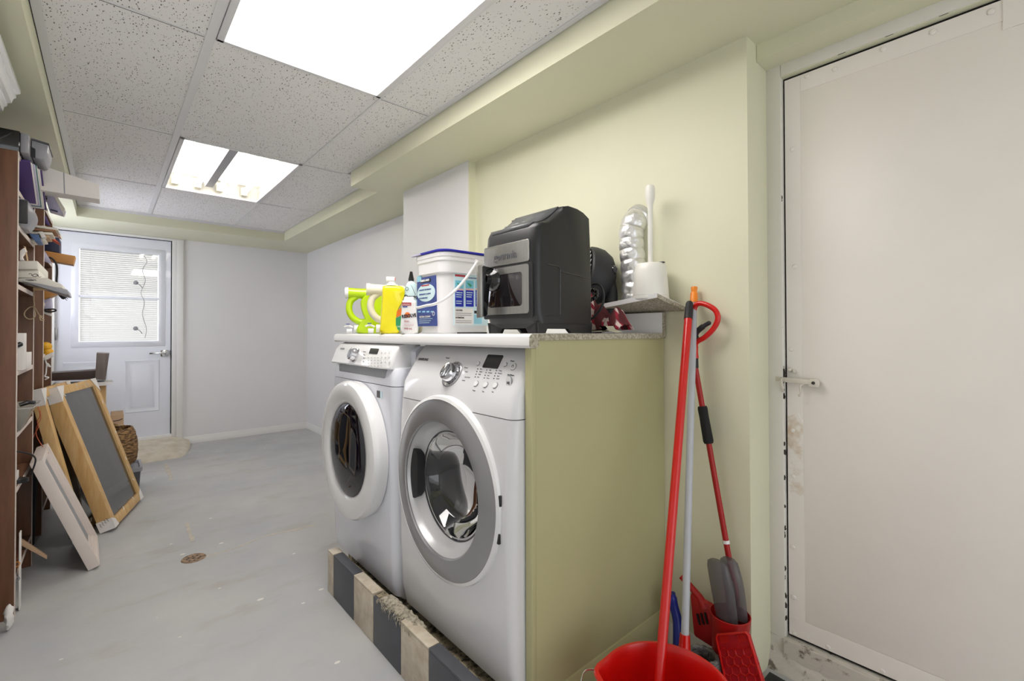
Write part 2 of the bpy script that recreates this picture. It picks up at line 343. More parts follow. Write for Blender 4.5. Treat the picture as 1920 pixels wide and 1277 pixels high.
# ceiling tiles (cells between the bars), leaving the two light openings free
rows=[-1.3,-.25,.79,1.83,2.845,3.91,4.95]; cols=[-.18,.256,.868,1.30]
mb=MB()
for j in range(len(rows)-1):
    for i in range(3):
        x1=1.125 if (i==2 and rows[j+1]<2.9) else cols[i+1]
        if i==1 and j in (2,4): continue
        mb.box(cols[i],rows[j],ZC,x1,rows[j+1],ZC+.014)
mb.box(XL,YN,ZC,1.7,rows[0],ZC+.014); struct('ceiling',mb,'tile')
mb=MB(); mb.box(XL-.1,YN-.1,2.3,2.2,YB+.15,2.34); struct('ceiling_slab',mb,'wall_white')
# bars
mb=MB()
for x,wd in ((.256,.014),(.868,.0045)):
    mb.box(x-wd,rows[0],ZC-.004,x+wd,4.95,ZC+.012)
for y in rows: mb.box(-.18,y-.005,ZC-.0025,1.125 if y<2.8 else 1.30,y+.005,ZC+.012)
mb.box(-.183,rows[0],ZC-.005,-.156,4.95,ZC+.012)
mb.box(1.105,rows[0],ZC-.004,1.125,2.79,ZC+.012); mb.box(1.282,2.79,ZC-.004,1.30,4.95,ZC+.012)
struct('trim_5',mb,'tbar')
mb=MB()   # dark reveal behind the bars
for y in rows[1:]: mb.box(-.155,y+.0052,ZC-.0030,.24,y+.0070,ZC+.001); mb.box(.874,y+.0052,ZC-.0030,1.10,y+.0070,ZC+.001)
mb.box(-.1815,rows[0],ZC-.006,-.1795,4.95,ZC+.002); struct('trim_6',mb,'gap')
# soffits
mb=MB(); mb.box(XL,YN,ZS,-.182,YB,2.3); mb.box(-.182,4.87,ZS,1.9,YB,2.3); struct('soffit_left',mb,'green')
mb=MB(); mb.box(1.127,YN,ZS,1.9,2.79,2.3); mb.box(1.302,2.79,ZS,1.9,4.87,2.3); struct('soffit_right',mb,'green')
mb=MB()
for y in [4.862]: mb.box(-.17,y,ZC-.02,1.30,y+.01,ZC-.0)
struct('trim_7',mb,'tbar')
# baseboards
def molded(name,x0,y0,x1,y1,n,h,d,m='trim_white'):
    prof=[(0,0),(d,0),(d,h*.55),(d*.6,h*.68),(d*.6,h*.85),(d*.25,h),(0,h)]; n=Vector(n)
    mb=MB(); mb.loft([[Vector((x,y,z))+n*q for q,z in prof] for x,y in ((x0,y0),(x1,y1))]); return struct(name,mb,m)
molded('baseboard_back',.56,YB,1.70,YB,(0,-1,0),.068,.014)
molded('baseboard_recess',1.70,2.69,1.70,YB,(-1,0,0),.068,.014)
molded('baseboard_right',XR,.59,XR,.86,(-1,0,0),.07,.012,'jamb_paint')
# dirt seam where wall and back floor meet
# ------------------------------------------------------------------ back door
d1=thing('door_1',None,None,(.06,YB,0),kind='structure')
WX0,WX1,WZ0,WZ1=-.187,.362,1.003,1.812
mb=MB(); y0,y1=YB+.015,YB+.055
mb.box(DX0,y0,DZ0+.01,WX0-.04,y1,DZ1-.006); mb.box(WX1+.04,y0,DZ0+.01,DX1-.008,y1,DZ1-.006); mb.box(WX0-.04,y0,DZ0+.01,WX1+.04,y1,WZ0-.04); mb.box(WX0-.04,y0,WZ1+.04,WX1+.04,y1,DZ1-.006)
obj('door_slab',mb,'white_enamel_blue',d1)
mb=MB()   # lite frame: stepped ring around the glass
def rectring(mb,x0,x1,z0,z1,wd,ya,yb):
    mb.loft([[(x0-a,y,z0-a),(x1+a,y,z0-a),(x1+a,y,z1+a),(x0-a,y,z1+a)] for a,y in ((0,yb),(0,ya),(wd*.5,ya-.004),(wd,ya+.006),(wd,yb))],cap=False,ring=False)
rectring(mb,WX0,WX1,WZ0,WZ1,.05,YB+.006,YB+.05); obj('window_frame',mb,'white_enamel_blue',d1)
mb=MB(); mb.box(WX0,YB+.02,WZ0,WX1,YB+.024,WZ1); obj('window_glass',mb,'window_glass',d1)
mb=MB(); mid=1.395; mb.box(WX0,YB+.012,mid-.008,WX1,YB+.045,mid+.012); obj('meeting_rail',mb,'white_enamel_blue',d1)
mb=MB(); n=44
for k in range(n):
    z=WZ0+.008+(WZ1-WZ0-.016)*k/(n-1); mb.obox((WX0+.006,YB+.040,z-.006),(WX1-WX0-.012,0,0),(0,.006,.0172),(0,.001,-.0003))
for x in (WX0+.07,WX1-.11): mb.box(x,YB+.036,WZ0,x+.002,YB+.038,WZ1)
bl=obj('blind',mb,'slat_glow',d1,label='white horizontal slat blind')
mb=MB(); mb.box(WX0-.01,YB+.062,WZ0-.01,WX1+.01,YB+.064,WZ1+.01); obj('outer_pane',mb,emis('daylight',(248,248,250),.85),d1,label='frosted outer pane lit by daylight')
for pz in (1.52,1.10):
    mb=MB(); mb.tube(cat_rom([(WX1-.12,YB+.010,pz-.03),(WX1-.14,YB+.006,pz),(WX1-.165,YB+.008,pz+.012)]),.003,8); mb.lathe([(0,0),(.017,0),(.019,.004),(.012,.008),(0,.009)],(WX1-.168,YB+.010,pz+.018),(0,-1,0),16); obj('hook',mb,'mark_grey',d1)
mb=MB(); mb.tube(cat_rom([(WX1-.11,YB+.012,1.80),(WX1-.09,YB+.012,1.74),(WX1-.12,YB+.012,1.66),(WX1-.10,YB+.012,1.56),(WX1-.13,YB+.012,1.45),(WX1-.105,YB+.012,1.36),(WX1-.12,YB+.012,1.25),(WX1-.09,YB+.012,1.12),(WX1-.10,YB+.012,1.03)]),.0022,6); obj('pull_cord',mb,'mark_grey',d1)
for px0,px1 in ((.118,.372),(-.285,-.0)):
    mb=MB(); zs=(.345,.826)
    mb.loft([[(px0+a,y,zs[0]+a),(px1-a,y,zs[0]+a),(px1-a,y,zs[1]-a),(px0+a,y,zs[1]-a)] for a,y in ((0,YB+.0155),(.006,YB+.010),(.03,YB+.0145),(.05,YB+.008),(.055,YB+.0075))]); obj('raised_panel',mb,'white_enamel_blue',d1)
mb=MB(); mb.box(.378,YB-.001,.855,.437,YB+.015,.915,.003); mb.box(.396,YB-.03,.875,.42,YB,.897,.003); mb.box(.292,YB-.04,.879,.42,YB-.026,.894,.004); obj('door_handle',mb,'chrome',d1,label='brushed chrome lever handle')
mb=MB(); mb.box(DX1-.008,YB+.012,DZ0+.01,DX1-.002,YB+.05,DZ1); mb.box(DX0,YB+.012,DZ1-.006,DX1,YB+.05,DZ1-.001); obj('weather_gap',mb,'gap',d1)
mb=MB(); mb.box(DX1-.012,YB+.002,.87,DX1+.004,YB+.016,.905,.002); obj('strike_plate',mb,'dark_grey',d1)
mb=MB(); mb.box(DX0-.002,YB-.002,1.02,DX0+.014,YB+.014,1.12,.002); obj('hinge',mb,'silver',d1)
mb=MB()
mb.box(DX1,YB-.014,.0,DX1+.035,YB+.002,DZ1+.012,.003); mb.box(DX1+.035,YB-.022,0,DX1+.088,YB+.002,DZ1+.012,.004)
mb.box(DX0-.08,YB-.02,0,DX0,YB+.002,DZ1+.012,.004); mb.box(DX0-.08,YB-.02,DZ1,DX1+.088,YB+.002,DZ1+.02,.003)
obj('casing',mb,'trim_white',d1)
mb=MB()
for k,(za,zb,q) in enumerate(((.075,.118,.03),(.045,.075,.05),(.02,.045,.07))): mb.box(DX0,YB-q,za,DX1,YB+.03,zb,.004)
obj('threshold',mb,'trim_white',d1)
mb=MB()
def sillf(u,v):
    x=-.42+u*1.02; q=.5+.5*math.cos(PI*min(1,max(0,v))); e=max(0,(u-.86)/.14); ed=1-e*e*.8
    y=YB-.02-(.56*v)*ed*(1+.05*noise.noise(Vector((x*4,1,0)))); z=(.085*(1-v)**.6+.006)*(1-e*.5)+.006*noise.noise(Vector((x*9,y*9,0)))
    return Vector((x,y,0 if v>.99 else max(.002,z)))
mb.grid(sillf,40,14); struct('trim_8',mb,'concrete_sill')
# ------------------------------------------------------------------ heavy painted door on the right
d2=thing('door_2',None,None,(XD,0,0),kind='structure')
DY=.527; T0,T1=.112,1.880
mb=MB(); mb.box(XD+.018,-.5,T0,XD+.06,DY,T1,.002); obj('door_slab',mb,'door_paint',d2)
mb=MB(); e=.052
mb.box(XD+.0165,-.5,T1-e,XD+.0195,DY-.0445,T1); mb.box(XD+.0165,DY-.044,T0,XD+.0195,DY,T1)
mb.box(XD+.0145,-.5,T0-.001,XD+.0164,DY-.001,T0+.055); obj('edge_strip',mb,'door_paint',d2)
mb=MB(); mb.box(XD+.0145,-.5,T1-.075,XD+.0195,.045,T1); obj('corner_patch',mb,'door_paint',d2)
for (u,v) in ((1565,130),(1656,92),(1749,60),(1858,22),(1490,500),(1487,807),(1488,893),(1487,1026),(1489,1120),(1490,1187),(1553,1213),(1655,1258),(1512,143),(1484,655),(1486,280)):
    p=at(u,v,x=XD+.0165); mb=MB(); mb.lathe([(.0,-.003),(.005,-.0025),(.0075,0)],(XD+.0155,p.y,p.z),(1,0,0),14); obj('rivet',mb,'door_paint',d2)
mb=MB(); mb.prism([(XD+.0142,DY-.044,.55),(XD+.0142,DY-.001,.55),(XD+.0142,DY-.001,.80),(XD+.0142,DY-.03,.815),(XD+.0142,DY-.044,.79)],(.0026,0,0)); obj('worn_patch',mb,'rust',d2,label='worn rusty paint below the latch')
la=MB(); p0=at(1474,711,x=XD-.002); p1=at(1526,718,x=XD-.002)
la.obox(p0+Vector((-.004,.03,-.008)),(0,p1.y-p0.y-.045,(p1.z-p0.z)),(0,0,.015),(.006,0,0),.0015)
la.obox(p1+Vector((-.006,.012,-.012)),(0,-.024,-.001),(0,0,.024),(.022,0,0),.003); lt=obj('latch_bar',la,'steel_paint',d2)
mb=MB(); mb.lathe([(0,0),(.005,0),(.0045,.003),(0,.004)],p1+Vector((-.006,0,0)),(-1,0,0),12); obj('bolt',mb,'chip',lt)
mb=MB(); h=at(1508,722,x=XD+.002); mb.tube(cat_rom([h+Vector((.012,-.006,.002)),h+Vector((-.004,0,.002)),h+Vector((-.010,.008,-.004)),h+Vector((-.010,.007,-.026)),h+Vector((-.012,.010,-.034)),h+Vector((-.006,.014,-.032))]),.0028,8); obj('hook',mb,'steel_paint',lt)
for (u,v) in ((1481,693),(1490,697),(1459,698),(1464,702)):
    p=at(u,v,x=XD+.01); mb=MB(); mb.lathe([(0,-.01),(.005,-.008),(.006,0),(.004,.006)],p,(1,.2,0),10); obj('screw_head',mb,'steel_paint',d2)
st=MB(); p=at(1470,720,x=XD); st.tube(cat_rom([p+Vector((.0,.004,.02)),p+Vector((-.012,.004,.012)),p+Vector((-.014,0,-.01)),p+Vector((-.004,.002,-.022)),p+Vector((.005,.003,-.024))]),.0035,8); obj('staple',st,'steel_paint',d2)
mb=MB(); rr=random.Random(3)
for k in range(34):
    z=rr.choice((.86,.93,.915,.90,.94,.70,.62,.50,.44,.33,.30,.22,.15,1.1,1.5)); p=Vector((XD-.0012,DY+.004+rr.uniform(-.002,.006),z+rr.uniform(-.02,.02)))
    mb.loft([[p+Vector((q,rr.uniform(.002,.006)*math.cos(a*PI/3),rr.uniform(.003,.011)*math.sin(a*PI/3))) for a in range(6)] for q in (0,.003)])
for t in range(7):
    p=Vector((XD-.0012,.36-t*.11,1.889)); mb.obox(p,(0,.018,0),(0,0,.005),(.003,0,0))
obj('paint_chip',mb,'chip',d2)
mb=MB()
mb.box(XD-.004,DY+.005,.0,XD+.03,.578,1.965,.004); mb.box(XD-.004,-1.2,T1+.010,XD+.03,DY+.0048,1.965,.001)
obj('door_frame',mb,'jamb_paint',d2)
mb=MB(); mb.box(XD+.022,DY,T0,XD+.09,DY+.006,T1); mb.box(XD+.022,-.5,T1,XD+.09,DY+.006,T1+.012); mb.box(XD+.02,-.5,T0-.008,XD+.09,DY,T0); obj('door_gap',mb,'gap',d2)
mb=MB(); mb.grid(lambda u,v: Vector((XD-.003-.05*max(0,v-.35)**1.3+.004*noise.noise(Vector((u*30,v*8,1))), .60-u*1.2, .106*(1-v))),90,14); struct('trim_9',mb,'flaking')
mb=MB(); mb.box(XD-.01,-.6,0,XD+.2,.535,T0-.012); struct('trim_10',mb,'flaking')
# ------------------------------------------------------------------ ceiling lights
def housing(t,x0,x1,y0,y1,top,m='white_gloss'):
    mb=MB(); q=.004
    mb.box(x0,y0,top,x1,y1,top+q); mb.box(x0,y0,ZC+.004,x0+q,y1,top); mb.box(x1-q,y0,ZC+.004,x1,y1,top); mb.box(x0,y0,ZC+.004,x1,y0+q,top); mb.box(x0,y1-q,ZC+.004,x1,y1,top); return obj('housing',mb,m,t)
def fframe(t,x0,x1,y0,y1,wd=.022):
    mb=MB()
    for a in ((x0,y0,x0+wd,y1),(x1-wd,y0,x1,y1),(x0,y0,x1,y0+wd*.7),(x0,y1-wd*.7,x1,y1)): mb.box(a[0],a[1],ZC-.008,a[2],a[3],ZC+.004,.002)
    return obj('frame',mb,'tbar',t)
for y0,y1,lab in ((.79,1.83,'large bright ceiling light panel with prismatic lens nearest the camera'),):
    t=thing('ceiling_light',lab,'ceiling light',(.562,(y0+y1)/2,ZC),group=None)
    x0,x1,ya,yb=.272,.862,y0+.006,y1-.006
    fframe(t,x0,x1,ya,yb); housing(t,x0,x1,ya,yb,ZC+.09)
    mb=MB(); mb.box(x0+.022,ya+.015,ZC-.003,x1-.022,yb-.015,ZC-.0005); obj('diffuser',mb,'light_panel',t)
t=thing('ceiling_light','recessed ceiling light with bare fluorescent tubes showing, farther down the room','ceiling light',(.562,3.38,ZC))
x0,x1,ya,yb=.272,.862,2.852,3.904
fframe(t,x0,x1,ya,yb,.02); housing(t,x0,x1,ya,yb,ZC+.10,'trough')
for x in (.34,.47,.60,.755):
    mb=MB(); mb.tube([(x,ya+.05,ZC+.045),(x,yb-.06,ZC+.045)],.016,14); tb=obj('tube',mb,'tube',t)
    for y in (ya+.015,yb-.055): mb=MB(); mb.box(x-.02,y,ZC+.02,x+.02,y+.04,ZC+.075,.004); obj('socket',mb,'cream_cap',tb)
mb=MB(); mb.prism([(.495,ya+.02,ZC+.097),(.51,ya+.02,ZC+.035),(.555,ya+.02,ZC+.035),(.57,ya+.02,ZC+.097)],(0,yb-ya-.08,0)); obj('ballast_cover',mb,'grey_plastic',t)
mb=MB(); mb.prism([(.645,ya+.02,ZC+.097),(.66,ya+.02,ZC+.075),(.70,ya+.02,ZC+.075),(.715,ya+.02,ZC+.097)],(0,yb-ya-.08,0)); obj('reflector_ridge',mb,'tbar',t)
# ================================================================== LAUNDRY
# tiled curb + platform
pd=thing('laundry_platform','low concrete platform faced with alternating charcoal and beige tiles under the washers','platform',(.75,1.4,0))
mb=MB(); mb.prism([(.7385,.885,0),(.7385,1.94,0),(.84,1.94,0),(.84,2.10,0),(1.42,2.10,0),(1.42,.885,0)],(0,0,.085)); obj('slab',mb,'mortar',pd)
mb=MB(); mb.box(.703,.885,0,.738,1.948,.163); obj('curb_core',mb,'mortar',pd)
bd=[1.952]+[at(u,v,x=.693).y for u,v in ((625,1041.6),(663,1081),(699.5,1115),(751,1186),(803.5,1219))]+[.885]
for i in range(6):
    a,b=bd[i+1]+.0015,bd[i]-.0015; m=('tile_beige','tile_dark')[i%2]
    mb=MB(); mb.box(.693,a,0.0,.703,b,.163,.0015); tl=obj('tile',mb,m,pd,label=('beige ceramic tile','charcoal ceramic tile')[i%2])
    if i in (0,1,2,4,5):
        mb=MB(); mb.box(.693,a,.163,.730,b,.1705,.0015); obj('top_tile',mb,m,tl)
mb=MB(); rr=random.Random(5)
LY0=at(716,1150,x=.71).y; LY1=LY0-at(782,1210,x=.71).y
def lintf(u,v):
    y=LY0-u*LY1; a=PI*v; n_=noise.noise(Vector((u*14,v*6,2)))
    return Vector((.724+.022*-math.cos(a)+.004*n_,y+.004*noise.noise(Vector((u*40,v*9,5))),.163+(.016*math.sin(a))*(.6+.8*abs(n_))*(math.sin(PI*u)**.4)+.0))
mb.grid(lintf,70,12)
for k in range(110):
    u=rr.random(); p=Vector((.700+rr.uniform(-.006,.004),LY0-u*LY1,.166)); q=p+Vector((rr.uniform(-.010,.003),rr.uniform(-.012,.012),rr.uniform(-.022,.002))); mb.tube([p,(p+q)/2+Vector((-.003,0,.003)),q],[.0016,.0013,.0004],5)
obj('lint_heap',mb,'lint',None,kind='stuff',label='fluffy grey lint caught on the tile curb between the two machines',cat='lint')

def washer_body(t,y0,y1,prof,xb,m,r=.03,name='body'):
    loops=[]; xf=min(p[0] for p in prof)
    cut_=lambda off: [(p[0]+off if p[2] else p[0],p[1]) for p in prof]
    for s,yb in ((1,y0),(-1,y1)):
        L=[]
        for k in range(7):
            a=PI/2*k/6; off=r*(1-math.sin(a)); yy=yb+s*r*(1-math.cos(a)); L.append([(x,yy,z) for x,z in cut_(off)])
        loops+=L if s==1 else L[::-1]
    mb=MB(); mb.loft(loops); return obj(name,mb,m,t,sharp=.5)
# ---- near machine (silver ring door)
WZ=.087
nw=thing('washing_machine','white front load machine with wide silver door ring beside the green panel','washing machine',(1.1,1.19,WZ))
prof=[(1.43,WZ+.01,0),(.83,WZ+.005,1),(.800,.12,1),(.786,.19,1),(.779,.35,1),(.775,.6,1),(.779,.75,1),(.785,.841,1)]
pr2=[(.786,.8435,1),(.793,.90,1),(.829,.96,1),(.850,.995,1),(.872,1.020,1),(.90,1.031,1),(1.43,1.031,0)]
b1=washer_body(nw,.888,1.500,prof+[(1.43,.841,0)],1.43,'white_enamel',.028)
b2=washer_body(nw,.888,1.500,[(1.43,.8435,0)]+pr2,1.43,'white_enamel',.028,'control_panel')
cy,cz=1.206,.596
mb=MB(); mb.lathe([(1e-5,-.15),(.205,-.15),(.205,.0),(.195,.02),(.195,.50),(1e-5,.50)],(.80,cy,cz),(1,0,0),64); cut(b1,mb)
mb=MB(); mb.lathe([(.195,.022),(.194,.03),(.194,.49),(.001,.495)],(.80,cy,cz),(1,0,0),64); dr=obj('drum',mb,'drum',nw)
for k in range(3):
    a=.5+k*2*PI/3; c,s=math.cos(a),math.sin(a); mb=MB()
    mb.loft([[Vector((x,cy,cz))+Vector((0,c*(.192-h)-s*wd,s*(.192-h)+c*wd)) for wd,h in ((-.035,0),(-.02,.05),(.02,.05),(.035,0))] for x in (.92,1.28)]); obj('paddle',mb,'paddle',dr)
mb=MB(); mb.lathe([(.168,.02),(.195,.02),(.197,.05),(.17,.055)],(.80,cy,cz),(1,0,0),64); obj('gasket',mb,'gasket',nw)
X0=.775
mb=MB(); mb.lathe([(.2605,.026),(.2815,.022),(.2825,.004),(.279,-.006),(.270,-.010),(.268,-.006)],(X0,cy,cz),(1,0,0),96); dl=obj('door_rim',mb,'white_gloss',nw)
mb=MB(); mb.lathe([(.2695,-.004),(.268,-.0085),(.255,-.0125),(.23,-.0175),(.212,-.0195),(.205,-.019),(.201,-.015),(.200,-.004)],(X0,cy,cz),(1,0,0),96); obj('door_ring',mb,'silver',nw,label='brushed silver door ring')
mb=MB(); mb.lathe([(.2005,-.012),(.195,.008),(.184,.022),(.170,.030),(.166,.034),(.158,.034)],(X0,cy,cz),(1,0,0),96); dc=obj('door_cone',mb,'cone_grey',nw)
mb=MB(); mb.lathe([(.167,.033),(.1675,.0305),(.1645,.0305),(.1645,.034)],(X0,cy,cz),(1,0,0),96); obj('seal_line',mb,'gasket',dc)
mb=MB(); mb.lathe([(.164,.032),(.155,.045),(.145,.075),(.12,.11),(.08,.128),(.001,.133)],(X0,cy,cz),(1,0,0),64); obj('door_glass',mb,'glass_dark',nw)
mb=MB()
hl=[]
for q,sc in ((.000,1),(.022,.98),(.030,.9),(.030,.02)):
    hl.append([Vector((X0-.001+q,cy+.165+a*sc+.018*math.cos(b*6),cz+.004+b*sc)) for a,b in rrect(.062,.165,.026,6)])
mb.loft(hl); obj('door_handle',mb,'black_matte',nw,label='dark recessed door grip')
for zz in (.63,.53):
    a=math.asin((zz-cz)/.2812); mb=MB(); yy=cy-.2815*math.cos(a); mb.box(X0-.0055,yy-.0022,zz-.014,X0+.012,yy+.006,zz+.014,.001); obj('hinge_cover',mb,'black',nw)
# control panel plane (tilted)
P0,P1=Vector((.793,0,.90)),Vector((.850,0,.995)); ud=(P1-P0).normalized(); nn=Vector((-ud.z,0,ud.x))
def onp(u,v,lift=.0006):
    d=Rr*((u-960)/F_PX)+Ur*((CY-v)/F_PX)+Fw; o=Vector((0,0,CH)); q=P0
    if True:
        t_=(q-o).dot(nn)/d.dot(nn); p=o+d*t_
        if p.z<.90:
            n2=Vector((-.0565,0,.007)).normalized(); t_=(q-o).dot(n2)/d.dot(n2); p=o+d*t_; return p+n2*lift
        return p+nn*lift
YD=Vector((0,-1,0))
def disc(m,par,name,c,r,h,n,prof=None,seg=24,**k):
    mb=MB(); mb.lathe(prof or [(r,-.001),(r,h*.8),(r*.93,h),(0,h)],c,n,seg); return obj(name,mb,m,par,**k)
kc=onp(848,702); disc('silver',nw,'dial_ring',kc,.044,.003,nn,[(.044,-.004),(.044,.002),(.040,.004),(.034,.002),(.0,.002)],48)
kb=disc('chrome',nw,'dial_knob',kc,.03,.03,nn,[(.031,0),(.031,.006),(.029,.024),(.027,.028),(.022,.029),(.021,.026),(0,.026)],48,label='chrome programme dial')
mb=MB(); mb.obox(kc+nn*.026+Vector((0,-.0055,0))-ud*.021,(0,.011,0),ud*.042,nn*.008,.002); obj('grip',mb,'chrome',kb)
mb=MB()
for k in range(12):
    a=-.9+k*.36; p=kc+nn*.0045+(YD*math.sin(a)+ud*math.cos(a))*.037; mb.lathe([(0.0016,-.001),(.0016,.0006),(0,.0006)],p,nn,6)
obj('dial_mark',mb,'print_dark',nw,kind='stuff')
a,b=onp(905,688),onp(944,668); mb=MB(); w_=a.y-b.y; hh=(b-a).dot(ud)
mb.loft([[a+YD*(w_/2+x)+ud*(hh/2+y)+nn*q for x,y in rrect(w_,hh*1.12,.004)] for q in (-.001,.001)]); obj('display',mb,'black_gloss',nw,label='black digital display window')
def ringbtn(u,v,r,name='button',m='white_gloss'):
    c=onp(u,v); n=nn if c.z>.9 else Vector((-1,0,.12)).normalized(); disc(m,nw,name,c,r,.003,n); 
    mb=MB(); mb.lathe([(r+.0003,0),(r+.0010,.0008),(r+.0016,0)],c,n,24); obj('button_ring',mb,'mark_grey',nw)
for u,v,r in ((893,720,.0085),(911,722,.0085),(929,723,.0085),(963,688,.010),(897,682,.006),(948,684,.006)): ringbtn(u,v,r)
c=onp(955,718); mb=MB(); mb.loft([[c+YD*x+Vector((0,0,1))*y+Vector((-1,0,0))*q for x,y in rrect(.019,.034,.009)] for q in (-.002,.004)]); obj('start_button',mb,'white_gloss',nw)
mb=MB(); mb.loft([[c+YD*x+Vector((0,0,1))*y+Vector((-1,0,0))*q for x,y in rrect(.022,.037,.0105)] for q in (-.002,.001)]); obj('button_ring',mb,'mark_grey',nw)
text('SAMSUNG',.0125,onp(784,675),YD,ud,'print_grey',nw,'logo_lettering',sx=1.15,bold=.0004)
text('Normal',.0062,onp(836,672),YD,ud,'print_grey',nw); text('Power',.0062,onp(957,678),YD,ud,'print_grey',nw); text('Start/Pause',.0062,onp(951,704),YD,ud,'print_grey',nw)
text('Heavy Duty',.005,onp(822,673),YD,ud,'mark_grey',nw) if 0 else None
for (u,v,s_) in ((870,690,'Delicates'),(872,698,'Wool'),(871,708,'Quick Wash'),(866,714,'Sanitize')): text(s_,.0054,onp(u,v),YD,ud,'mark_grey',nw)
for (u,v,s_) in ((886,733,'Temp'),(904,735,'Spin'),(922,736,'Soil')): text(s_,.0058,onp(u,v),YD,(0,0,1),'mark_grey',nw)
for u0,v0 in ((896,692),(913,694),(931,695)):
    for k in range(4):
        p=onp(u0-k*1.6,v0+k*5); mb=MB(); mb.lathe([(.0017,-.001),(.0017,.0008),(0,.0008)],p,nn,8); obj('indicator',mb,'print_dark',nw)
        text(('Hot','High','Heavy') [0 if u0<900 else (1 if u0<920 else 2)] if k==0 else ('Warm','Medium','Normal')[0 if u0<900 else (1 if u0<920 else 2)] if k==1 else ('Cold','Low','Light')[0 if u0<900 else (1 if u0<920 else 2)] if k==2 else ('Eco','None','Quick')[0 if u0<900 else (1 if u0<920 else 2)],.0052,onp(u0+4-k*1.6,v0+1+k*5),YD,ud,'mark_grey',nw)
c=onp(963,688,.0040); mb=MB(); mb.lathe([(.0042,0),(.0042,.0006),(.0034,.0006),(.0034,0)],c,nn,18,arc=(PI*.62,PI*2.38)); mb.obox(c+YD*-.0004+ud*.001,YD*.0008,ud*.0045,nn*.0006); obj('power_mark',mb,'print_dark',nw)
c=onp(955,718)+Vector((-.0046,0,0)); mb=MB(); mb.prism([c+YD*-.004+Vector((0,0,-.004)),c+YD*-.004+Vector((0,0,.004)),c+YD*.001],(-.0005,0,0)); mb.obox(c+YD*.002+Vector((0,0,-.004)),YD*.0013,(0,0,.008),(-.0005,0,0)); mb.obox(c+YD*.0045+Vector((0,0,-.004)),YD*.0013,(0,0,.008),(-.0005,0,0)); obj('play_mark',mb,'print_dark',nw)
# feet
for x in (.84,1.38):
    for y in (.93,1.46):
        mb=MB(); mb.lathe([(.0,0),(.022,0),(.022,.006),(.012,.010),(.012,.016),(0,.016)],(x,y,.0855),n=14); obj('foot',mb,'dark_grey',nw)
# ---- far machine (white door, dark glass)
fw=thing('washing_machine','white front load machine with white door ring and dark oval glass, farther from the camera','washing machine',(1.1,1.82,WZ))
prof=[(1.40,WZ+.01,0),(.82,WZ+.005,1),(.790,.115,1),(.779,.16,1),(.774,.35,1),(.772,.6,1),(.773,.78,1),(.775,.873,1)]
f1=washer_body(fw,1.520,2.128,prof+[(1.40,.873,0)],1.4,'white_enamel_blue',.035)
f2=washer_body(fw,1.520,2.128,[(1.40,.8755,0),(.775,.8755,1),(.777,.90,1),(.783,.925,1),(.793,.94,1),(.86,.945,0),(.86,1.0,0),(.88,1.02,0),(1.40,1.02,0)],1.4,'white_enamel_blue',.035,'upper_body')
f3=washer_body(fw,1.555,2.132,[(.90,.938,0),(.770,.936,1),(.766,.942,1),(.7747,.965,1),(.788,1.0,1),(.805,1.020,1),(.83,1.030,1),(.90,1.032,0)],.9,'white_gloss',.02,'control_panel')
cy,cz=1.827,.604; X1=.724
mb=MB(); mb.lathe([(.24,.052),(.262,.050),(.270,.046),(.274,.02),(.274,.004),(.266,-.008),(.250,-.013),(.225,-.014),(.20,-.010),(.187,-.003),(.182,.006)],(X1,cy,cz),(1,0,0),96); dw=obj('door_rim',mb,'white_gloss',fw)
mb=MB(); mb.lathe([(.183,.005),(.182,-.001),(.170,-.008),(.13,-.015),(.07,-.02),(.001,-.022)],(X1,cy,cz),(1,0,0),64); obj('door_glass',mb,'glass_dark',fw)
mb=MB(); mb.lathe([(.183,.006),(.175,.03),(.15,.06),(.10,.09),(.001,.10)],(X1,cy,cz),(1,0,0),64); ib=obj('glass_bowl',mb,'gasket',fw,label='dark inner bowl behind the glass')
mb=MB(); mb.lathe([(.2745,.010),(.2765,.014),(.2765,.050),(.262,.0515)],(X1,cy,cz),(1,0,0),60,arc=(PI*.72,PI*1.33)) ; dh=obj('door_handle',mb,'black',fw,label='black grip strip along the door edge',solid=.003)
mb=MB(); mb.lathe([(.10,0),(.19,0)],(X1+.0505,cy,cz),(1,0,0),48); obj('door_back',mb,'white_gloss',fw)
mb=MB(); rr=random.Random(9)
mb.grid(lambda u,v: Vector((X1+.010+.05*u,cy-.085+.12*v,cz-.15+.07*u+.04*math.sin(PI*v)*(1+.5*noise.noise(Vector((u*9,v*9,0)))))),14,18); obj('laundry_inside',mb,'white_wood',fw,solid=.004,label='pale garment pressed against the glass')
P0,P1=Vector((.766,0,.942)),Vector((.788,0,1.0)); ud=(P1-P0).normalized(); nn=Vector((-ud.z,0,ud.x))
def onq(u,v,l=.0008):
    d=Rr*((u-960)/F_PX)+Ur*((CY-v)/F_PX)+Fw; o=Vector((0,0,CH)); return o+d*((P0-o).dot(nn)/d.dot(nn))+nn*l
kc=onq(667,666); kb=disc('chrome',fw,'dial_knob',kc,.026,.03,nn,[(.030,0),(.030,.004),(.0265,.006),(.0255,.024),(.022,.027),(0,.027)],40,label='chrome programme dial with blue sheen')
mb=MB(); mb.obox(kc+nn*.026+Vector((0,-.004,0))-ud*.018,(0,.008,0),ud*.036,nn*.005,.0015); obj('grip',mb,'silver',kb)
a,b=onq(692,663),onq(711,654); w_=a.y-b.y; hh=(b-a).dot(ud); mb=MB(); mb.loft([[a+YD*(w_/2+x)+ud*(hh/2+y)+nn*q for x,y in rrect(w_,hh,.002)] for q in (-.001,.001)]); obj('display',mb,'black_gloss',fw,label='small black digital display')
text('SAMSUNG',.0105,onq(638,655),YD,ud,'mark_grey',fw,'logo_lettering')
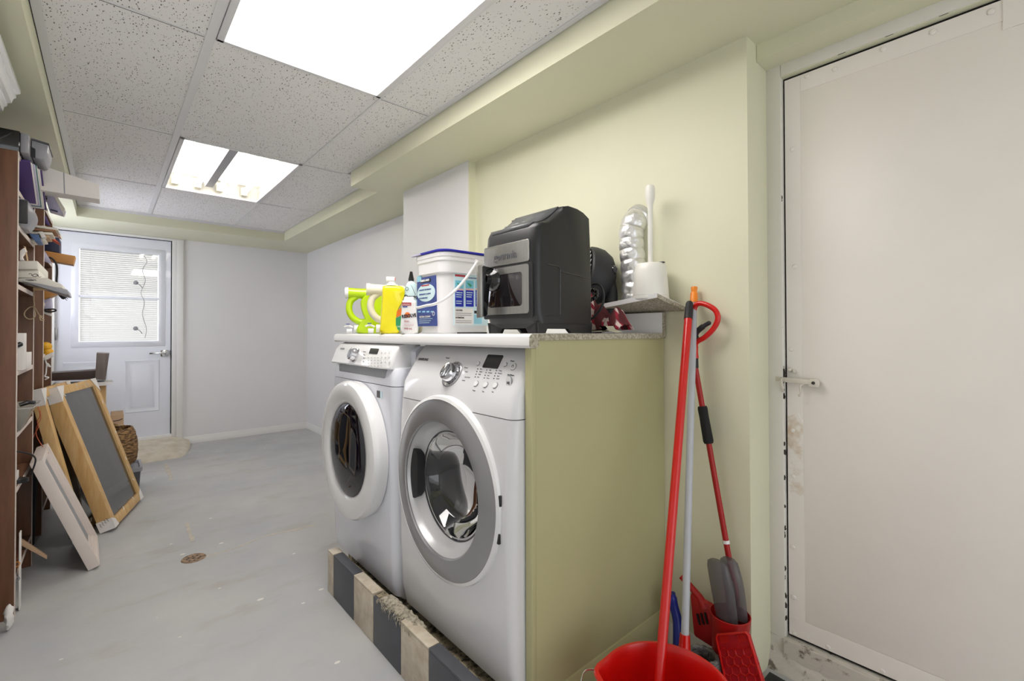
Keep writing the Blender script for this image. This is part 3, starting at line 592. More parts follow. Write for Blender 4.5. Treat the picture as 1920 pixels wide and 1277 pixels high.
for (u,v,s_) in ((681,660,'Mixed Load'),(681,666,'Delicates'),(681,672,'Towels'),(681,679,'Eco')): text(s_,.0055,onq(u,v),YD,ud,'mark_grey',fw)
mb=MB()
for i in range(5):
    for j in range(4):
        p=onq(690+i*6,671+j*5.2); mb.obox(p,YD*.009,ud*.0016,nn*.0004)
    
obj('button_print',mb,'mark_grey',fw,kind='stuff')
for i in range(3):
    for j in range(3):
        c=onq(716+i*7,661+j*8.5); disc('white_gloss',fw,'button',c,.0045,.0015,nn,seg=16)
mb=MB(); mb.box(.7745,1.60,.9,.79,2.05,.935,.006); obj('drawer_grip',mb,'mark_grey',fw,label='grey drawer pull under the control panel')
a=at(707,745,x=.773); mb=MB(); mb.box(.7715,a.y-.026,a.z,.7735,a.y,a.z+.026); lb=obj('sticker',mb,'black',fw,label='small black square sticker')
mb=MB(); mb.box(.7715,a.y-.042,a.z,.7735,a.y-.029,a.z+.026); obj('sticker',mb,'label_pale',fw,label='narrow pale sticker')
for x in (.85,1.34):
    for y in (1.57,2.07):
        mb=MB(); mb.lathe([(.0,0),(.022,0),(.022,.006),(.012,.010),(.012,.016),(0,.016)],(x,y,.0855),n=14); obj('foot',mb,'dark_grey',fw)
# ---- countertop
ct=thing('countertop','white laminate countertop with rounded front edge and bare chipboard end over the machines','countertop',(1.1,1.5,1.02))
Y0,Y1=.848,2.19; pr=[(1.452,1.050),(.838,1.050),(.838,1.036),(.830,1.030),(.812,1.030),(.805,1.037),(.805,1.058),(.809,1.064),(.816,1.067),(1.452,1.067)]
mb=MB(); mb.loft([[(x,y,z) for x,z in pr] for y in (Y0+.002,Y1)]); obj('laminate_top',mb,'laminate',ct)
mb=MB(); mb.loft([[(x,y,z) for x,z in pr] for y in (Y0,Y0+.002)]); obj('cut_edge',mb,'chipboard',ct,label='bare chipboard cut edge')
mb=MB(); mb.box(1.438,Y0+.002,1.067,1.452,1.955,1.139,.002); obj('backsplash',mb,'laminate',ct)
mb=MB(); mb.box(1.4385,Y0,1.067,1.4535,Y0+.002,1.139); obj('cut_edge',mb,'chipboard',ct)
# ---- green end panel
gp=thing('end_panel','olive green painted board closing the side of the laundry counter','panel',(1.15,.87,0))
mb=MB(); mb.box(.838,.860,.0,1.4635,.882,1.0495); obj('board',mb,'green_board',gp)
mb=MB(); mb.box(.822,.859,.0,.838,.884,1.0295,.002); obj('front_strip',mb,'green_board',gp)
mb=MB(); mb.loft([[(x,.860-q,z) for q,z in ((0,0),(.016,0),(.016,.085),(.010,.104),(.004,.116),(0,.118))] for x in (.838,1.452)]); obj('skirting',mb,'green_board',gp)
# pipe chase side between panel, ledge and wall
# ---- ledge board on the backsplash
lg=thing('ledge_board','loose white chipboard offcut lying on the backsplash as a small ledge','board',(1.4,.95,1.16))
a=at(1232,549,x=1.335); b=at(1140,567,x=1.335); c=Vector((1.462,.778,1.158)); 
e_=a+(b-a)*1.35; f_=Vector((1.462,e_.y,1.156)); e_.z=1.168; dn=Vector((0,0,-.0155))
V=[a,c,f_,e_]
mb=MB(); mb.loft([[p+dn for p in V],[p+dn*.12 for p in V]]); obj('chipboard_core',mb,'chipboard',lg)
mb=MB(); mb.loft([[p+dn*.12 for p in V],[p for p in V]]); obj('laminate_face',mb,'laminate',lg)
mb=MB(); q=(c-a).normalized()*.004; off=Vector((-.0015,-.0005,0)); mb.loft([[a+off,a+dn*1.0+off,a+dn*1.0+q*.2,a+q*.2],[e_+off,e_+dn+off,e_+dn+q*.2,e_+q*.2]]); obj('front_edging',mb,'laminate',lg)
LA,LC,LF,LE=a.copy(),c.copy(),f_.copy(),e_.copy()
def led(x,y): # height of the ledge top
    k=(x-1.335)/.127; zf=LA.z+(LE.z-LA.z)*min(1,max(0,(y-LA.y)/(LE.y-LA.y))); zb=LC.z+(LF.z-LC.z)*min(1,max(0,(y-LC.y)/(LF.y-LC.y))); return zf*(1-k)+zb*k
# ================================================================== ON THE COUNTER
TZ=1.067
# air fryer
af=thing('air_fryer','black air fryer with steel handle and glass window on the counter end','air fryer',(1.0,1.03,TZ))
X0,X1_,Ya,Yb=.895,1.145,.915,1.150
def fry(z):   # outline at height, front x moved back near the top by the sloping screen
    return X0,X1_,Ya,Yb
prof=[(.905,TZ+.030),(.893,TZ+.06),(.890,TZ+.12),(.890,TZ+.25),(.896,TZ+.300),(.905,TZ+.316)]+[(.905+.105*(k/8)**.9,TZ+.316+.062*(k/8)**1.5) for k in range(1,9)]+[(1.03,TZ+.383),(1.07,TZ+.381),(1.11,TZ+.374),(1.137,TZ+.360),(1.143,TZ+.25),(1.146,TZ+.06),(1.144,TZ+.030)]
loops=[]; cxm=1.02
for s,yb in ((1,Ya),(-1,Yb)):
    L=[]; r=.030
    for k in range(7):
        a_=PI/2*k/6; o1=r*(1-math.sin(a_)); yy=yb+s*r*(1-math.cos(a_)); L.append([(x+(o1*.9 if x<cxm-.02 else (-o1*.5 if x>cxm+.08 else 0)),yy,z-(o1*.10 if z>TZ+.3 else 0)) for x,z in prof])
    loops+=L if s==1 else L[::-1]
mb=MB(); mb.loft(loops); obj('body',mb,'fryer',af,sharp=.9)
mb=MB()   # base with cut-out feet
for yb,s in ((Ya+.004,1),(Yb-.004-.012,1)):
    mb.prism([(.91,yb,TZ+.001),(.935,yb,TZ+.001),(.942,yb,TZ+.014),(1.03,yb,TZ+.014),(1.045,yb,TZ+.001),(1.14,yb,TZ+.001),(1.144,yb,TZ+.034),(.905,yb,TZ+.034)],(0,.012,0))
mb.prism([(.91,Ya+.01,TZ+.001),(.91,Ya+.05,TZ+.001),(.91,Ya+.06,TZ+.016),(.91,Yb-.07,TZ+.016),(.91,Yb-.06,TZ+.001),(.91,Yb-.01,TZ+.001),(.905,Yb-.01,TZ+.034),(.905,Ya+.01,TZ+.034)],(.010,0,0))
mb.box(.915,Ya+.01,TZ+.018,1.135,Yb-.01,TZ+.032); obj('base',mb,'fryer',af)
mb=MB()   # glossy sloping touch screen
loops=[]
for k in range(0,10):
    x,z=(.899,TZ+.304) if k==0 else prof[4+k]
    wd=(Yb-Ya)/2-.022-(.014 if k in(0,) else 0); loops.append([(x-.0005,(Ya+Yb)/2-wd,z+.001),(x-.0005,(Ya+Yb)/2+wd,z+.001)])
mb.loft(loops,cap=False,closed=False); obj('touch_screen',mb,'fryer_top',af,solid=.003,sharp=1.2,label='smudged glossy touch screen')
def fx(z): return .889
def plate(name,y0,y1,z0,z1,m,par,x=.8885,th=.003,r=.008,hole=None,bulge=.0):
    mb=MB(); cy_,cz_=(y0+y1)/2,(z0+z1)/2
    if hole:
        h0,h1,g0,g1=hole; A=rrect(y1-y0,z1-z0,r); B=rrect(h1-h0,g1-g0,r)
        oA=[(x,cy_+p,cz_+q) for p,q in A]; oB=[(x,(h0+h1)/2+p,(g0+g1)/2+q) for p,q in B]
        mb.loft([[(p[0]+th,p[1],p[2]) for p in oA],oA,oB,[(p[0]+th,p[1],p[2]) for p in oB]],cap=False,ring=True)
    else: mb.loft([[(x+q,cy_+p*sc,cz_+q2*sc) for p,q2 in rrect(y1-y0,z1-z0,r)] for q,sc in ((th,1),(0,1),(-.0005,.985))])
    return obj(name,mb,m,par)
py0,py1=Ya+.022,Yb-.008
plate('trim_plate',py0,py1,TZ+.205,TZ+.268,'brushed',af,.888)
text('gourmia',.033,(.8868,Yb-.058,TZ+.222),(0,-1,0),(0,0,1),'print_grey',af,'logo_lettering',sx=.95,bold=.0006)
bk=plate('basket_front',Ya+.010,Yb-.004,TZ+.045,TZ+.202,'fryer',af,.8895,.003)
plate('steel_frame',py0,py1-.004,TZ+.058,TZ+.198,'brushed',bk,.8868,.003,.010,hole=(py0+.028,py1-.02,TZ+.080,TZ+.178))
plate('window',py0+.024,py1-.016,TZ+.076,TZ+.182,'fryer_glass',bk,.8885,.001)
mb=MB(); mb.box(.8892,py0+.02,TZ+.07,.8896,py1-.01,TZ+.19); obj('window_shade',mb,'black',bk)
hy=Yb-.052
mb=MB(); mb.lathe([(.036,.0),(.034,-.006),(.028,-.012),(.020,-.02),(.018,-.035)],(.8868,hy,TZ+.165),(1,0,0),28); obj('handle_hub',mb,'black_gloss',bk)
mb=MB(); mb.prism([(.887,hy-.012,TZ+.198),(.870,hy-.012,TZ+.200),(.842,hy-.012,TZ+.205),(.838,hy-.012,TZ+.200),(.838,hy-.012,TZ+.055),(.846,hy-.012,TZ+.050),(.858,hy-.012,TZ+.058),(.862,hy-.012,TZ+.11),(.864,hy-.012,TZ+.150),(.887,hy-.012,TZ+.158)],(0,.026,0),.002); hd=obj('handle',mb,'black_gloss',bk)
mb=MB(); mb.box(.8355,hy-.012,TZ+.048,.8385,hy+.014,TZ+.206,.001); obj('handle_facing',mb,'brushed',hd,label='brushed steel facing of the handle')
mb=MB()   # drawer outline seams on the side
def seam(mb,pts,wd=.0012):
    for p,q in zip(pts,pts[1:]): mb.tube([p,q],wd,5)
seam(mb,[(.935,Ya-.0005,TZ+.198),(.985,Ya-.0005,TZ+.196),(.992,Ya-.0005,TZ+.188),(.992,Ya-.0005,TZ+.055),(.935,Ya-.0005,TZ+.050)]); seam(mb,[(.992,Ya-.0005,TZ+.182),(1.06,Ya-.0005,TZ+.176),(1.125,Ya-.0002,TZ+.170)]); obj('seam',mb,'black_gloss',af)
for i,(dy,dz) in enumerate(((.03,.02),(.05,.03),(.07,.028),(.045,.045),(.085,.04))):
    x_=.905+dz*1.05; mb=MB(); mb.obox((x_+.002,Yb-.03-dy,TZ+.3225+dz*.42),(0,-.012,0),(.006,0,.0035),(-.0006,0,.0008)); obj('touch_icon',mb,'mark_grey',af)
# helper: frame an item on the counter towards the viewer's side of the room, sizes read in photo pixels
def spot(u,x,v=628,z=TZ):
    p=at(u,v,x=x); p.z=z; D=math.hypot(p.x,p.y); th=math.atan((u-960)/F_PX)
    return p,math.atan2(p.y,p.x)-PI/2,D*math.cos(th)**2/F_PX,D*math.cos(th)/F_PX
def puff(mb,pts,d,k=.16,n=5,y0=0):
    cx=sum(p[0] for p in pts)/len(pts); cz=sum(p[1] for p in pts)/len(pts); L=[]
    for i in range(2*n+1):
        a=-PI/2+PI*i/(2*n); s=1-k*(1-math.cos(a)); L.append([(cx+(p[0]-cx)*s,y0+d*math.sin(a),max(.0008,cz+(p[1]-cz)*s)) for p in pts])
    mb.loft(L); return mb
def smooth2(pts,n=5):
    P=[Vector((p[0],p[1],0)) for p in pts]; m=len(P); out=[]
    for i in range(m):
        a,b,c,d=P[i-1],P[i],P[(i+1)%m],P[(i+2)%m]
        for k in range(n):
            t=k/n; q=.5*((2*b)+(-a+c)*t+(2*a-5*b+4*c-d)*t*t+(-a+3*b-3*c+d)*t**3); out.append((q.x,q.y))
    return out
# ---- detergent jugs lying on their side
def jug(u0,x,bm,cm,lab,grp,full):
    p,rz,sx,sz=spot(u0,x); t=thing('detergent_jug',lab,'jug',p,rz,local=True,group=grp)
    f=lambda a,b:((a-u0)*sx,(628-b)*sz)
    mb=MB(); puff(mb,smooth2([f(*q) for q in ((672,628),(676,607),(684,603),(680,592),(676,578),(677,565),(690,552),(702,545),(716,546),(738,560),(744,600),(740,628))],5),.045,.12); obj('body',mb,bm,t)
    mb=MB(); a,b=f(653,552),f(702,553); mb.tube([(a[0],0,a[1]),((a[0]+b[0])/2,0,b[1]),(b[0],0,b[1])],[.0235,.0235,.026],20); obj('neck',mb,bm if full else 'cream_cap',t)
    mb=MB(); mb.lathe([(0,-.002),(.024,-.001),(.0255,.002),(.0255,.014),(.0,.0145)],(a[0]-.012,0,a[1]),(1,0,0),24); obj('refill_cap',mb,'cap_white' if full else 'cream_cap',t)
    mb=MB(); mb.tube(cat_rom([(f(q,r)[0],0,f(q,r)[1]) for q,r in ((672,556),(658,567),(655,584),(662,598),(676,606),(690,603))]),.0145,12); obj('handle',mb,bm if full else 'cream_cap',t)
    mb=MB(); a=f(672,619); mb.lathe([(0,0),(.017,0),(.018,.004),(.018,.018),(.0,.019)],(a[0]-.018,0,a[1]),(1,0,0),20); a=f(652,622); mb.lathe([(0,0),(.010,0),(.010,.022),(0,.022)],(a[0]-.003,0,a[1]-.002),(1,0,0),16)
    tp=obj('tap',mb,'cap_white',t); mb=MB(); mb.tube(cat_rom([(f(646,612)[0],0,f(646,615)[1]),(f(654,612)[0],0,f(654,613)[1]),(f(662,615)[0],0,f(662,616)[1])]),.004,8); obj('press_button',mb,'cap_white',tp)
    mb=MB(); a=f(652,610); mb.box(a[0]-.006,-.007,a[1]-.0015,a[0]+.010,.007,a[1]+.002,.001); obj('tap_mark',mb,'label_navy',tp)
    return t
jug(692,.90,'lime','lime','lime green detergent jug lying on its side with white cap and tap','detergent jugs on the counter',True)
p,rz,sx,sz=spot(718,.955,628); 
j2=jug(692,.90,'cream_plastic','cream_cap','cream detergent jug on its side half hidden behind the yellow soap bottle','detergent jugs on the counter',False)
j2.location=at(735,628,x=.905)+Vector((0,0,0)); j2.location.z=TZ
# ---- yellow bottle
p,rz,sx,sz=spot(733,.848); t=thing('soap_bottle','tall yellow liquid soap bottle with white flip cap','bottle',p,rz,local=True)
f=lambda a,b:((a-733)*sx,(628-b)*sz)
out=[f(*q) for q in ((714,628),(713,610),(715,580),(716,560),(717,542),(722,538),(748,538),(757,541),(760,550),(756,566),(748,582),(744,596),(744,612),(747,628))]
mb=MB(); puff(mb,smooth2(out,4),.030,.14); obj('body',mb,'soap_yellow',t)
a=f(734,536); mb=MB(); mb.lathe([(.0,0),(.021,0),(.020,.006),(.014,.010),(.0135,.016),(0,.016)],(a[0],0,a[1]-.004),n=24); obj('neck',mb,'cap_white',t)
a=f(732,528); mb=MB(); mb.box(a[0]-.017,-.013,a[1]-.004,a[0]+.017,.013,a[1]+.014,.003); cp=obj('flip_cap',mb,'cap_white',t)
mb=MB(); mb.lathe([(0,0),(.007,0),(.006,.003),(0,.003)],(a[0]+.0165,0,a[1]+.006),(1,0,0),14); obj('cap_dot',mb,'label_red',cp)
mb=MB(); L=[f(*q) for q in ((744,586),(752,580),(754,592),(743,598))]; mb.prism([(x,-.0305,z) for x,z in L],(0,.004,0)); obj('label',mb,'orange_label',t)
mb=MB(); L=[f(*q) for q in ((742,599),(753,594),(753,622),(746,621),(742,612))]; mb.prism([(x,-.0305,z) for x,z in L],(0,.004,0)); gl_=obj('label',mb,'green_label',t); a=f(744,612); text('Lemon',.010,(a[0],-.0312,a[1]-.008),(1,0,0),(0,0,1),'bottle_white',gl_)
# ---- pale blue softener bottle with black cap, stands behind
p,rz,sx,sz=spot(772,.93); t=thing('softener_bottle','pale blue bottle with black cap standing between the white pail and the stain remover','bottle',p,rz,local=True)
f=lambda a,b:((a-772)*sx,(628-b)*sz)
mb=MB(); puff(mb,smooth2([f(*q) for q in ((760,628),(759,580),(758,548),(764,533),(771,529),(779,533),(784,548),(784,628))],4),.028,.12); bd_=obj('body',mb,'pale_blue',t)
a=f(771,529); mb=MB(); mb.lathe([(0,0),(.011,0),(.0115,.010),(.007,.030),(.0055,.040),(0,.041)],(a[0],0,a[1]-.002),n=20); obj('cap',mb,'black_gloss',t)
a=f(759,562); text('Downy',.018,(a[0]-.001,-.0292,a[1]),(1,0,0),(0,0,1),'print_dark',bd_,'logo_lettering',bold=.0006)
a=f(762,545); mb=MB(); mb.lathe([(.007,0),(.007,.001),(.0055,.001),(.0055,0)],(a[0]+.002,-.0292,a[1]),(0,-1,0),18); mb.tube(cat_rom([(f(760,541)[0],-.026,f(760,541)[1]),(f(770,538)[0],-.0275,f(770,538)[1]),(f(779,550)[0],-.029,f(779,556)[1])]),.0007,5); obj('label_mark',mb,'print_dark',bd_)
# ---- stain remover bottle
p,rz,sx,sz=spot(768,.838); t=thing('stain_remover_bottle','white stain remover bottle with pink and red label in front of the pail','bottle',p,rz,local=True)
f=lambda a,b:((a-768)*sx,(629-b)*sz)
mb=MB(); puff(mb,smooth2([f(*q) for q in ((753,629),(752,600),(754,574),(757,566),(778,566),(780,574),(782,600),(782,629))],4),.022,.10); bd_=obj('body',mb,'bottle_white',t)
a=f(767,567); mb=MB(); mb.box(a[0]-.018,-.014,a[1]-.004,a[0]+.018,.014,a[1]+.014,.004); obj('cap',mb,'cap_white',t)
mb=MB(); A,B=f(754,577),f(771,571); mb.box(A[0],-.0232,A[1],B[0],-.0222,B[1]); rl=obj('label_band',mb,'red_label',bd_); text('AMAZING',.0075,(A[0]+.001,-.0236,A[1]+.002),(1,0,0),(0,0,1),'bottle_white',rl,sx=.85)
A,B=f(755,580),f(764,577.5); mb=MB(); mb.box(A[0],-.0232,A[1],B[0],-.0222,B[1]); obj('label_band',mb,'label_navy',bd_)
a=f(754,600); text('RESOLVE',.0165,(a[0],-.0236,a[1]),(1,0,.12),(-.1,0,1),'print_dark',bd_,'logo_lettering',sx=.78,bold=.0008)
mb=MB(); a=f(764,594); mb.lathe([(.010,0),(.010,.0006),(0,.0006)],(a[0],-.0225,a[1]),(0,-1,0),20); obj('label_sun',mb,'orange_label',bd_)
for k,(s_,m_) in enumerate((('Stain',"red_label"),('Remover','pink_label'),('946 mL','red_label'))): a=f(758,607+k*7); text(s_,.0095,(a[0],-.0234,a[1]),(1,0,0),(0,0,1),m_,bd_)
# ---- white pail with blue lid
xa=.925; yc=at(832,600,x=xa).y; yb=at(781,600,x=xa).y; xb=xa+.235
t=thing('detergent_pail','big white square detergent pail with blue rimmed lid and white bail handle','pail',((xa+xb)/2,(yc+yb)/2,TZ))
zt=at(832,477,x=xa).z; cx_,cy_=(xa+xb)/2,(yc+yb)/2
def pl(z,w,d,r=.045): return [(cx_+p,cy_+q,z) for p,q in rrect(w,d,r,6)]
W_,D_=xb-xa,yb-yc
mb=MB(); mb.loft([pl(TZ+.0015,W_-.025,D_-.025,.035),pl(TZ+.004,W_-.016,D_-.016),pl(TZ+.05,W_-.012,D_-.012),pl(zt-.065,W_-.002,D_-.002),pl(zt-.062,W_+.012,D_+.012),pl(zt-.022,W_+.014,D_+.014),pl(zt-.018,W_+.020,D_+.020),pl(zt,W_+.022,D_+.022)]); bp=obj('body',mb,'pail',t,sharp=.5)
def domed(z,w,d,bul,hgt,r=.05):
    out=[]
    for p,q in rrect(w,d,r,8): out.append((cx_+p,cy_+q,z+hgt*(1-min(1,((p/(w/2))**2+(q/(d/2))**2)/2))))
    return out
def rimz(p,q): return .0
mb=MB(); mb.loft([pl(zt-.004,W_+.024,D_+.024),pl(zt+.010,W_+.026,D_+.026),pl(zt+.013,W_+.018,D_+.018)]); obj('lid_collar',mb,'pail',t)
mb=MB(); mb.loft([pl(zt+.013,W_+.018,D_+.018),pl(zt+.016,W_+.034,D_+.034),pl(zt+.020,W_+.036,D_+.036),pl(zt+.021,W_+.020,D_+.020)]); ld=obj('lid',mb,'lid_blue',t,label='blue lid rim')
mb=MB(); mb.loft([pl(zt+.019,W_+.016,D_+.016),pl(zt+.0225,W_-.0,D_-.0)]); obj('lid_top',mb,'lilac',ld)
mb=MB(); mb.box(xa-.0185,yb-.06,zt+.013,xa-.006,yb+.01,zt+.020,.002); obj('lid_tab',mb,'lilac',ld)
def fl(u,v): return at(u,v,x=xa-.001)
def fr(u,v): return at(u,v,y=yc-.001)
def lblx(u0,v0,u1,v1,m,par,name='label',q=0,r=.002):
    A,B=fl(u0,v1),fl(u1,v0); mb=MB(); mb.box(xa-.0012-q,B.y,A.z,xa+.006,A.y,max(A.z+.002,B.z)); return obj(name,mb,m,par)
def lbly(u0,v0,u1,v1,m,par,name='label',q=0):
    A,B=fr(u0,v1),fr(u1,v0); zz=fr((u0+u1)/2,v1).z; z2=fr((u0+u1)/2,v0).z; mb=MB(); mb.box(A.x,yc-.0012-q,zz,B.x,yc+.006,z2); return obj(name,mb,m,par)
L1=lblx(782,516,817,612,'label_navy',t)
lblx(782.4,517,790,529,'label_sky',L1,'label_band',.0004)
L2=lblx(789,522,808,531,'black',L1,'label_band',.0008); a=fl(789.6,529); text('KIRKLAND',.0105,(xa-.0028,a.y,a.z+.0),(0,-1,0),(0,0,1),'bottle_white',L2,'logo_lettering',sx=1.25,bold=.0005)
c_=fl(799,549); mb=MB(); mb.lathe([(0,0),(.034,0),(.034,.0006),(0,.0006)],(xa-.0013,c_.y,c_.z),(-1,0,0),40,sx=1.0); mb.bm.verts.ensure_lookup_table(); 
for v_ in mb.bm.verts: v_.co.y=c_.y+(v_.co.y-c_.y)*1.95
obj('label_oval',mb,'label_pale',L1)
lblx(791,533,805,537.5,'red_label',L1,'label_band',.0012)
for vv,s_ in ((546,'LAUNDRY DETERGENT'),(554,'DÉTERGENT À LESSIVE'),(561,'HE COMPATIBLE')):
    a=fl(786,vv); text(s_,.0068,(xa-.0024,a.y-.002,a.z),(0,-1,0),(0,0,1),'label_navy' ,L1,sx=1.25,bold=.0002)
a=fl(786,594); text('ULTRA CLEAN',.0092,(xa-.0018,a.y-.003,a.z-.004),(0,-1,0),(0,0,1),'bottle_white',L1,sx=1.35,bold=.0004)
for k in range(3): lblx(786,598+k*3.6,811-k*3,599+k*3.6,'label_pale',L1,'print_line',.0004)
for k in range(4): lblx(784+k*8,583,789+k*8,586,'label_sky',L1,'print_line',.0004)
c_=fl(813,588); mb=MB(); mb.lathe([(.008,0),(.008,.0007),(.006,.0007),(.006,0)],(xa-.0014,c_.y,c_.z),(-1,0,0),20); obj('label_mark',mb,'bottle_white',L1)
R1=lbly(852,514,915,610,'label_pale',t)
lbly(853,515,872,519,'red_label',R1,'label_band',.0006); a=fr(877,522); text('LAUNDRY DETERGENT',.007,(a.x,yc-.0019,a.z),(1,0,0),(0,0,1),'label_navy',R1,sx=.8)
for u0,u1 in ((853.5,869),(873,888),(891.5,906)):
    lbly(u0,526,u1,541,'label_cyan',R1,'picture',.0005); lbly(u0,541,u1,544.5,'pink_label',R1,'label_band',.0006); bx_=lbly(u0,544.5,u1,575,'label_blue',R1,'label_block',.0005)
    for k in range(6):
        if k==3: continue
        lbly(u0+1.5,548+k*4,u1-2-(k%3),549.6+k*4,'label_pale',R1,'print_line',.0009)
    c_=fr(u0+7,534); mb=MB(); mb.tube([(c_.x-.010,yc-.002,c_.z+.006),(c_.x+.004,yc-.002,c_.z-.002),(c_.x+.010,yc-.002,c_.z-.006)],[.001,.004,.001],8); obj('picture',mb,'green_label' if u0<890 else 'bottle_white',R1)
lbly(852.5,578,887,609,'bottle_white',R1,'label_block',.0006)
for vv,s_ in ((583,'CAUTION'),(597,'ATTENTION')): a=fr(854,vv); text(s_,.0085,(a.x,yc-.0022,a.z),(1,0,0),(0,0,1),'print_dark',R1,sx=.8,bold=.0002)
for k in range(2):
    for j in range(2): lbly(854,587+k*14+j*3.5,884,588.2+k*14+j*3.5,'mark_grey',R1,'print_line',.0010)
lbly(889,583,908,588,'black',R1,'label_band',.0009); lbly(889,591,903,607,'label_sky',R1,'label_block',.0009)
hp=[at(895,490,y=yc-.016),at(875,520,y=yc-.024),at(855,543,y=yc-.030),at(835,560,y=yc-.032),at(815,570,x=xa-.030),at(800,573,x=xa-.024),at(783,577,x=xa-.020),at(776,575,x=xa-.008)]
mb=MB(); mb.tube(cat_rom(hp),[.0055]*57,10,sq=.6) if False else mb.tube(cat_rom(hp),.0055,10); hn=obj('handle',mb,'pail',t)
mb=MB(); mb.lathe([(0,0),(.008,0),(.009,.018),(0,.018)],(hp[0].x,yc-.019,hp[0].z),(0,1,0),16); obj('handle_pivot',mb,'pail',hn)
# black cord lying in front of the pail
mb=MB(); mb.tube(cat_rom([(at(858,627,x=.86)).lerp(at(858,627,x=.86),0)+Vector((0,0,.0)),at(880,627,x=.855),at(902,627,x=.862),at(912,627,x=.885)]),.0026,8)
for v_ in mb.bm.verts: v_.co.z=v_.co.z*.0+TZ+.0036+(v_.co.z-TZ)*.5 if False else v_.co.z
cd=obj('electric_cable',mb,'cable',label='thin black cord lying on the counter in front of the pail',cat='cord'); cd.location.z=TZ+.0030-at(880,627,x=.855).z
# ---- fan behind the air fryer
fc=at(1110,520,x=1.375); t=thing('table_fan','round black table fan partly hidden behind the air fryer','fan',(fc.x,fc.y,TZ))
ax=Vector((-.80,.58,.16)).normalized()
mb=MB(); mb.lathe([(0.105,-.0),(.112,.006),(.113,.025),(.108,.055),(.09,.085),(.06,.105),(.03,.112),(0,.113)],fc+ax*.03,-ax,40); hdn=obj('housing',mb,'black_matte',t)
mb=MB(); u_=ax.cross(Vector((0,0,1))).normalized(); v_=ax.cross(u_)
for k in range(30):
    a=2*PI*k/30; pts=[]
    for q in range(7): r_=.022+.084*q/6; aa=a+.9*(q/6); pts.append(fc+ax*(.036+.008*math.sin(PI*q/6))+(u_*math.cos(aa)+v_*math.sin(aa))*r_)
    mb.tube(pts,.0013,5)
obj('grille',mb,'bottle_white',hdn,kind=None,label='thin spiral grille wires')
mb=MB(); mb.lathe([(0,.046),(.022,.044),(.024,.034),(.0,.030)],fc,ax,24); obj('hub',mb,'black_gloss',hdn)
k_=at(1141,508,x=1.385); mb=MB(); mb.lathe([(0,.0),(.016,.0),(.017,-.006),(.011,-.012),(0,-.012)],k_+Vector((-.01,-.028,0)),(0.35,.94,0),20,sx=.8); obj('pivot_knob',mb,'black_gloss',t)
mb=MB(); q0=at(1141,500,x=1.39); mb.tube(cat_rom([q0,at(1145,530,x=1.39),at(1146,560,x=1.385),Vector((1.375,at(1140,600,x=1.375).y,TZ+.02))]),[.014+.0006*i for i in range(25)],14); obj('arm',mb,'black_matte',t)
mb=MB(); by=at(1118,600,x=1.37); mb.lathe([(0,0),(.048,0),(.050,.006),(.048,.014),(.04,.022),(0,.024)],(1.38,by.y+.045,TZ+.0008),n=36); obj('base',mb,'black_matte',t)
mb=MB(); mb.tube(cat_rom([at(1141,522,x=1.40),at(1150,528,x=1.405),at(1155,542,x=1.41),at(1157,556,x=1.41)]),.003,8); obj('cord',mb,'cable',t)
# coiled black hose / cord loop in front of the fan
mb=MB(); mb.tube(cat_rom([at(u,v,x=xx) for u,v,xx in ((1100,549,1.19),(1112,533,1.20),(1126,537,1.20),(1132,556,1.20),(1128,576,1.195),(1116,592,1.19),(1106,600,1.185),(1098,606,1.18))]),.0042,8)
obj('cord_loop',mb,'cable',label='looped black power cord beside the air fryer above the plaid cloth',cat='cord')
mb=MB(); c0=at(1112,546,x=1.23)
mb.tube(cat_rom([at(1100,556,x=1.22),at(1108,545,x=1.225),at(1118,546,x=1.23),at(1117,556,x=1.23),at(1107,563,x=1.225)]),[.007+.001*math.sin(i*2) for i in range(33)],10); obj('cord_loop',mb,'black_gloss',label='glossy black coiled plug lead under the fan',cat='cord')
# ---- cloths
cc=(1.29,at(1150,610,x=1.29).y)
xcl=1.27; yl,yr=at(1104,610,x=xcl).y,at(1190,610,x=xcl).y
def clothf(u,v):
    y=yl+.02+(yr+.010-yl)*u; x=1.225+.085*v
    e=math.sin(PI*v)**.5; env=(.125*math.exp(-((u-.10)/.20)**2)+.075*math.exp(-((u-.45)/.15)**2)+.075*math.exp(-((u-.80)/.16)**2))*e
    n_=noise.noise(Vector((u*5,v*4,3)))*.5+noise.noise(Vector((u*13,v*9,8)))*.3; edge=min(1,min(u,1-u)*9,min(v,1-v)*9)
    return Vector((x+.012*n_,y+.012*n_,TZ+.012+max(0,env*(1+.5*n_)+.014*n_*edge)))
mb=MB(); mb.grid(clothf,60,40); obj('dish_cloth',mb,'plaid',label='crumpled red and white plaid cloth beside the air fryer',cat='cloth',solid=.002,sharp=1.2)
mb=MB(); y0_,y1_=at(1104,622,x=1.20).y,at(1166,622,x=1.20).y; P=[(1.20,y0_,TZ+.001)]
mb.loft([[(x,y,z) for y,z in ((y0_+.01,TZ+.003),(y0_-.03,TZ+.004),(y1_+.055,TZ+.006),(y1_+.035,TZ+.014),(y1_+.042,TZ+.020),(y1_+.060,TZ+.019),(y1_+.03,TZ+.010),(y1_+.002,TZ+.003),(y1_+.002,TZ+.0045),(y1_+.03,TZ+.014),(y1_+.062,TZ+.0235),(y1_+.036,TZ+.0235),(y1_+.028,TZ+.014),(y1_+.04,TZ+.009),(y0_+.01,TZ+.008))] for x in (1.165,1.205)])
obj('place_mat',mb,'mat_beige',label='folded beige ribbed mat under the plaid cloth',cat='mat')
